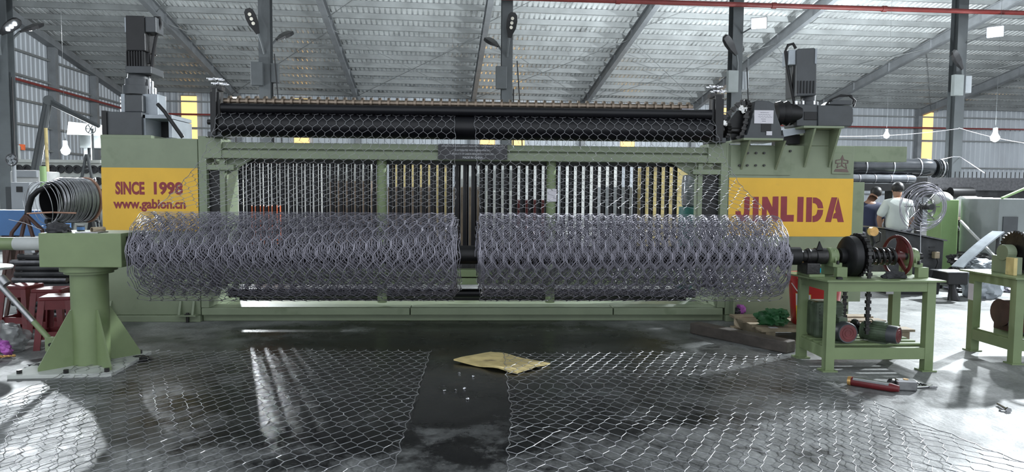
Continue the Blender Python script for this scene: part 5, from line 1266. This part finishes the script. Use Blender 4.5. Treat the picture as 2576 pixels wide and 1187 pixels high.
lp = at(2196, 582, 8.45); o = thing('gauge_head', 'round brass gauge on a dark arm beside the JINLIDA cabinet', 'gauge', (lp.x, 8.45, lp.z)); part('dial', MB().cyl(lp - Vector((0, .03, 0)), lp + Vector((0, .03, 0)), .058, n=20), 'brass', o, True); part('arm', MB().tube([lp + Vector((0, .04, -.03)), lp + Vector((.05, .06, -.14)), lp + Vector((.04, .10, -.22)), Vector((4.5, 8.6, lp.z - .26))], .028, 8), 'black', o, True)
part('cable', MB().tube([lp + Vector((.05, .02, .02)), lp + Vector((.10, 0, -.02)), lp + Vector((.11, .02, -.12)), lp + Vector((.05, .07, -.17))], .008, 6), 'black', o, True)
# grey booth at the right edge
a, b = at(2514, 500, 10.9), at(2640, 500, 10.9)
bo = thing('grey_booth', 'grey green booth with pale slanted roof at the right edge', 'booth', ((a.x + b.x) / 2, 11.2, 0)); part('walls', MB().box(a.x, b.x, 10.9, 11.8, 0, a.z), 'booth_grey', bo, bev=.01)
e = at(2524, 500, 10.85); f_ = at(2600, 466, 10.85); part('roof_edge', MB().bar(Vector((e.x, 10.88, e.z + .01)), Vector((f_.x, 10.88, f_.z)), .05, .03), 'green_light', bo)
q0, q1 = at(2524, 545, 10.89), at(2556, 640, 10.89); part('dark_opening', MB().box(q0.x, q1.x, 10.885, 10.9, q1.z, q0.z), 'motor_grey', bo)
# chute, stays and dark tangle between the upright and the booth
a, b = at(2408, 672, 9.9), at(2512, 583, 10.2); ch = thing('curved_steel_chute', 'pale curved steel chute leaning behind the right bench', 'chute', (a.x, 9.9, 0))
mid = a.lerp(b, .55) + Vector((0, 0, .06)); pts = [a * (1 - t) ** 2 + mid * (2 * t * (1 - t)) + b * t * t for t in [i / 8 for i in range(9)]]
for p, q in zip(pts[:-1], pts[1:]): part('chute_plate', MB().bar(p, q, .18, .022), 'motor_light', ch)
part('leg', MB().tube([b, Vector((b.x + .05, 10.3, 0))], .025, 8), 'clutter_dark', ch); part('leg', MB().tube([a, Vector((a.x, 9.95, 0))], .025, 8), 'clutter_dark', ch)
p, q = at(2416, 555, 11.2), at(2466, 607, 10.8); solo('pale_stay_bar', MB().bar(p, q + (q - p) * 1.1, .03, .03), 'clutter_pale', 'pale stay bar slanting beside the green upright', 'bar')
sw = thing('stay_wires', 'thin bright stay wires slanting under the other machine', 'wires', (at(2460, 600, 10.5).x, 10.5, 0))
for k in range(6): part('stay_wire', MB().tube([at(2430 + k * 14, 549, 12.9), at(2478 + k * 12, 600, 12.0)], .006, 4), 'wire_bright', sw)
for k, (u, v, Y, rr, l_, m) in enumerate(((2432, 602, 12.45, (.30, .25, .34), 'large black heap of tangled wire under the plank table', 'clutter_dark'), (2492, 590, 12.3, (.24, .25, .42), 'tall black wire heap beside the booth', 'clutter_dark'), (2440, 655, 10.8, (.3, .22, .14), 'dark oily machine parts heap by the green upright', 'grease'), (2472, 668, 9.9, (.24, .2, .10), 'blue grey tarpaulin heap behind the right bench', 'motor_light'))):
    p = at(u, v, Y); solo('scrap_heap', MB().blob((p.x, Y, p.z), rr, 30 + k, .38, 2.6, 4).blob((p.x, Y, p.z * .4), (rr[0] * 1.1, rr[1], p.z * .6), 40 + k, .3, 2.6, 4), m, l_, 'heap', 'scrap heaps on the right', True)
a, b = at(2386, 686, 9.5), at(2436, 706, 9.5)
vs = thing('vise_block', 'black cast block on a twisted leg behind the right bench', 'block', ((a.x + b.x) / 2, 9.6, 0)); part('block', MB().box(a.x, b.x, 9.5, 9.85, b.z - .06, a.z), 'black', vs, bev=.015); part('leg', MB().tube([Vector(((a.x + b.x) / 2, 9.65, b.z)), Vector(((a.x + b.x) / 2 + .02, 9.65, .2)), Vector(((a.x + b.x) / 2 + .03, 9.62, 0))], [.05, .04, .08], 10), 'black', vs, True)
part('plate', MB().box(a.x - .03, b.x + .06, 9.48, 9.87, a.z, a.z + .012), 'steel', vs)
for k, (u, v, Y, m, l_) in enumerate(((2392, 728, 7.9, 'wire', 'bright metal scrap under the black cast block'), (2412, 735, 7.7, 'clutter_dark', 'flat dark scrap in front of the black cast block'), (2462, 726, 8.2, 'clutter_pale', 'pale scrap left of the right bench leg'),
        (2492, 730, 7.9, 'clutter_dark', 'dark scrap lump seen under the right bench top'), (2508, 722, 8.3, 'clutter_pale', 'rearmost pale scrap under the right bench top'), (2545, 735, 7.6, 'wire', 'bright metal scrap nearest the right edge'))):
    p = fl(u, v); p.z = .03; solo('scrap_piece', MB().blob(p, (.10 + .02 * (k % 3), .08, .04), 60 + k, .6, 3, 3, True), m, l_, 'scrap', 'scrap pieces behind the right bench', True)

# ------------------------------------------------------------------ the two men, seen from behind
def skinned(name, verts, edges, rad, m, parent, root=0, sub=2, extra=None, label=None):
    me = bpy.data.meshes.new(name); me.from_pydata(verts, edges, []); ob = bpy.data.objects.new(name, me); COL.objects.link(ob)
    bpy.context.view_layer.objects.active = ob
    s = ob.modifiers.new('skin', 'SKIN'); s.use_smooth_shade = True
    for i, sv in enumerate(me.skin_vertices[0].data):
        r_ = rad[i]; sv.radius = r_ if isinstance(r_, tuple) else (r_, r_); sv.use_root = (i == root)
    u = ob.modifiers.new('sub', 'SUBSURF'); u.levels = sub; u.render_levels = sub
    bpy.context.view_layer.update()
    dg = bpy.context.evaluated_depsgraph_get(); nm = bpy.data.meshes.new_from_object(ob.evaluated_get(dg)); bpy.data.objects.remove(ob)
    V = [v.co.copy() for v in nm.vertices]; F = [tuple(p.vertices) for p in nm.polygons]; g = MB(); g.add(V, F)
    if extra: g.add(extra.v, extra.f)
    o = fast_link(name, g, m, parent)
    return o
def person(label, x, y, rz, shirt, lean, head, arm, sc_=1.0):
    t = thing('person', label, 'person', (x, y, 0), rz, local=True)
    L = lean
    sp_ = [(0, 0, .93), (0, L * .3, 1.10), (0, L * .7, 1.28), (0, L, 1.41), (0, L + .015, 1.48), (head[0] * .5, L + .03 + head[1] * .5, 1.555), (head[0], L + .035 + head[1], 1.635)]
    rs = [(.155, .115), (.145, .10), (.165, .11), (.12, .09), .058, (.078, .085), (.076, .088)]
    V = list(sp_); Rr = list(rs); E_ = [(i, i + 1) for i in range(6)]
    def add(p, r_, to): V.append(p); Rr.append(r_); E_.append((to, len(V) - 1)); return len(V) - 1
    arms = []
    for s in (-1, 1):
        sh_ = add((s * .175, L - .005, 1.375), .062, 3); el = add((s * (.245 + arm[s > 0][2]), L + arm[s > 0][0] * .4, 1.12), .044, sh_); wr = add((s * .22, L + arm[s > 0][0], arm[s > 0][1]), .030, el)
        d = (Vector(V[wr]) - Vector(V[el])).normalized(); pm = add(tuple(Vector(V[wr]) + d * .06), (.036, .022), wr)
        for k in range(4):
            o_ = Vector((s * .0, 0, 0)) + Vector((0, (k - 1.5) * .018, 0)); f1 = add(tuple(Vector(V[pm]) + d * .05 + o_), .0095, pm); add(tuple(Vector(V[f1]) + d * (.034 - .004 * abs(k - 1.5)) + Vector((-s * .012, 0, -.008))), .008, f1)
        th_ = add(tuple(Vector(V[wr]) + d * .045 + Vector((0, .034, 0))), .011, wr); add(tuple(Vector(V[th_]) + d * .035), .009, th_)
        arms.append((sh_, el, wr))
        hp_ = add((s * .09, 0, .88), .095, 0); kn = add((s * .105, .01, .49), .062, hp_); an = add((s * .11, -.03, .09), .042, kn); add((s * .12, .11, .035), (.042, .03), an)
    ex = MB(); H = Vector(sp_[6])
    ex.blob(H + Vector((0, .088, -.025)), (.014, .022, .020), 1, .05, 1, 2)
    for s in (-1, 1): ex.blob(H + Vector((s * .078, -.005, -.025)), (.012, .022, .034), 2, .1, 1, 2); ex.blob(H + Vector((s * .032, .080, .005)), (.014, .008, .009), 1, 0, 1, 2)
    ex.blob(H + Vector((0, .078, -.070)), (.025, .010, .007), 1, 0, 1, 2)
    skinned('body', V, E_, Rr, 'skin', t, 0, 2, ex)
    # shirt with sleeves to the elbow
    V2 = [sp_[0], sp_[1], sp_[2], sp_[3], (0, L + .010, 1.475)]; V2[0] = (0, .0, .84); R2 = [(.215, .165), (.200, .155), (.208, .152), (.172, .132), (.082, .080)]; E2 = [(0, 1), (1, 2), (2, 3), (3, 4)]
    for sh_, el, wr in arms:
        i = len(V2); V2 += [V[sh_], tuple(Vector(V[sh_]).lerp(Vector(V[el]), .95))]; R2 += [.094, .078]; E2 += [(3, i), (i, i + 1)]
    so_ = skinned('shirt', V2, E2, R2, shirt, t)
    V3 = [(0, 0, .93)]; R3 = [(.175, .13)]; E3 = []
    for s in (-1, 1): i = len(V3); V3 += [(s * .09, 0, .86), (s * .105, .01, .49), (s * .11, -.02, .10)]; R3 += [.112, .085, .07]; E3 += [(0, i), (i, i + 1), (i + 1, i + 2)]
    skinned('trousers', V3, E3, R3, 'trousers', t)
    g = MB().blob(H + Vector((0, -.016, .022)), (.100, .108, .104), 3, .05, 3, 3); g.v = [(a, min(b, H.y + .065), max(c, H.z - (.075 if b < H.y else .02))) for a, b, c in g.v]
    part('hair', g, 'hair', t, True)
    t.scale = (sc_, sc_, sc_)
    for s in (-1, 1): part('shoe', MB().blob((s * .12, .06, .04), (.05, .14, .042), 4, .06, 1, 2, True), 'black', t, True)
pA = at(2258, 520, 11.75); person('person in a white short-sleeved shirt seen from behind at the machine', pA.x, 11.75, R(-8), 'shirt_white', .0, (.01, .03), ((.10, .86, .05), (.16, .92, .03)))
pB = at(2190, 520, 12.05); person('person in a dark navy shirt bent over beside the white shirt', pB.x, 12.05, R(-15), 'shirt_navy', .06, (.12, .04), ((.22, .95, .0), (.25, .95, .0)), .955)
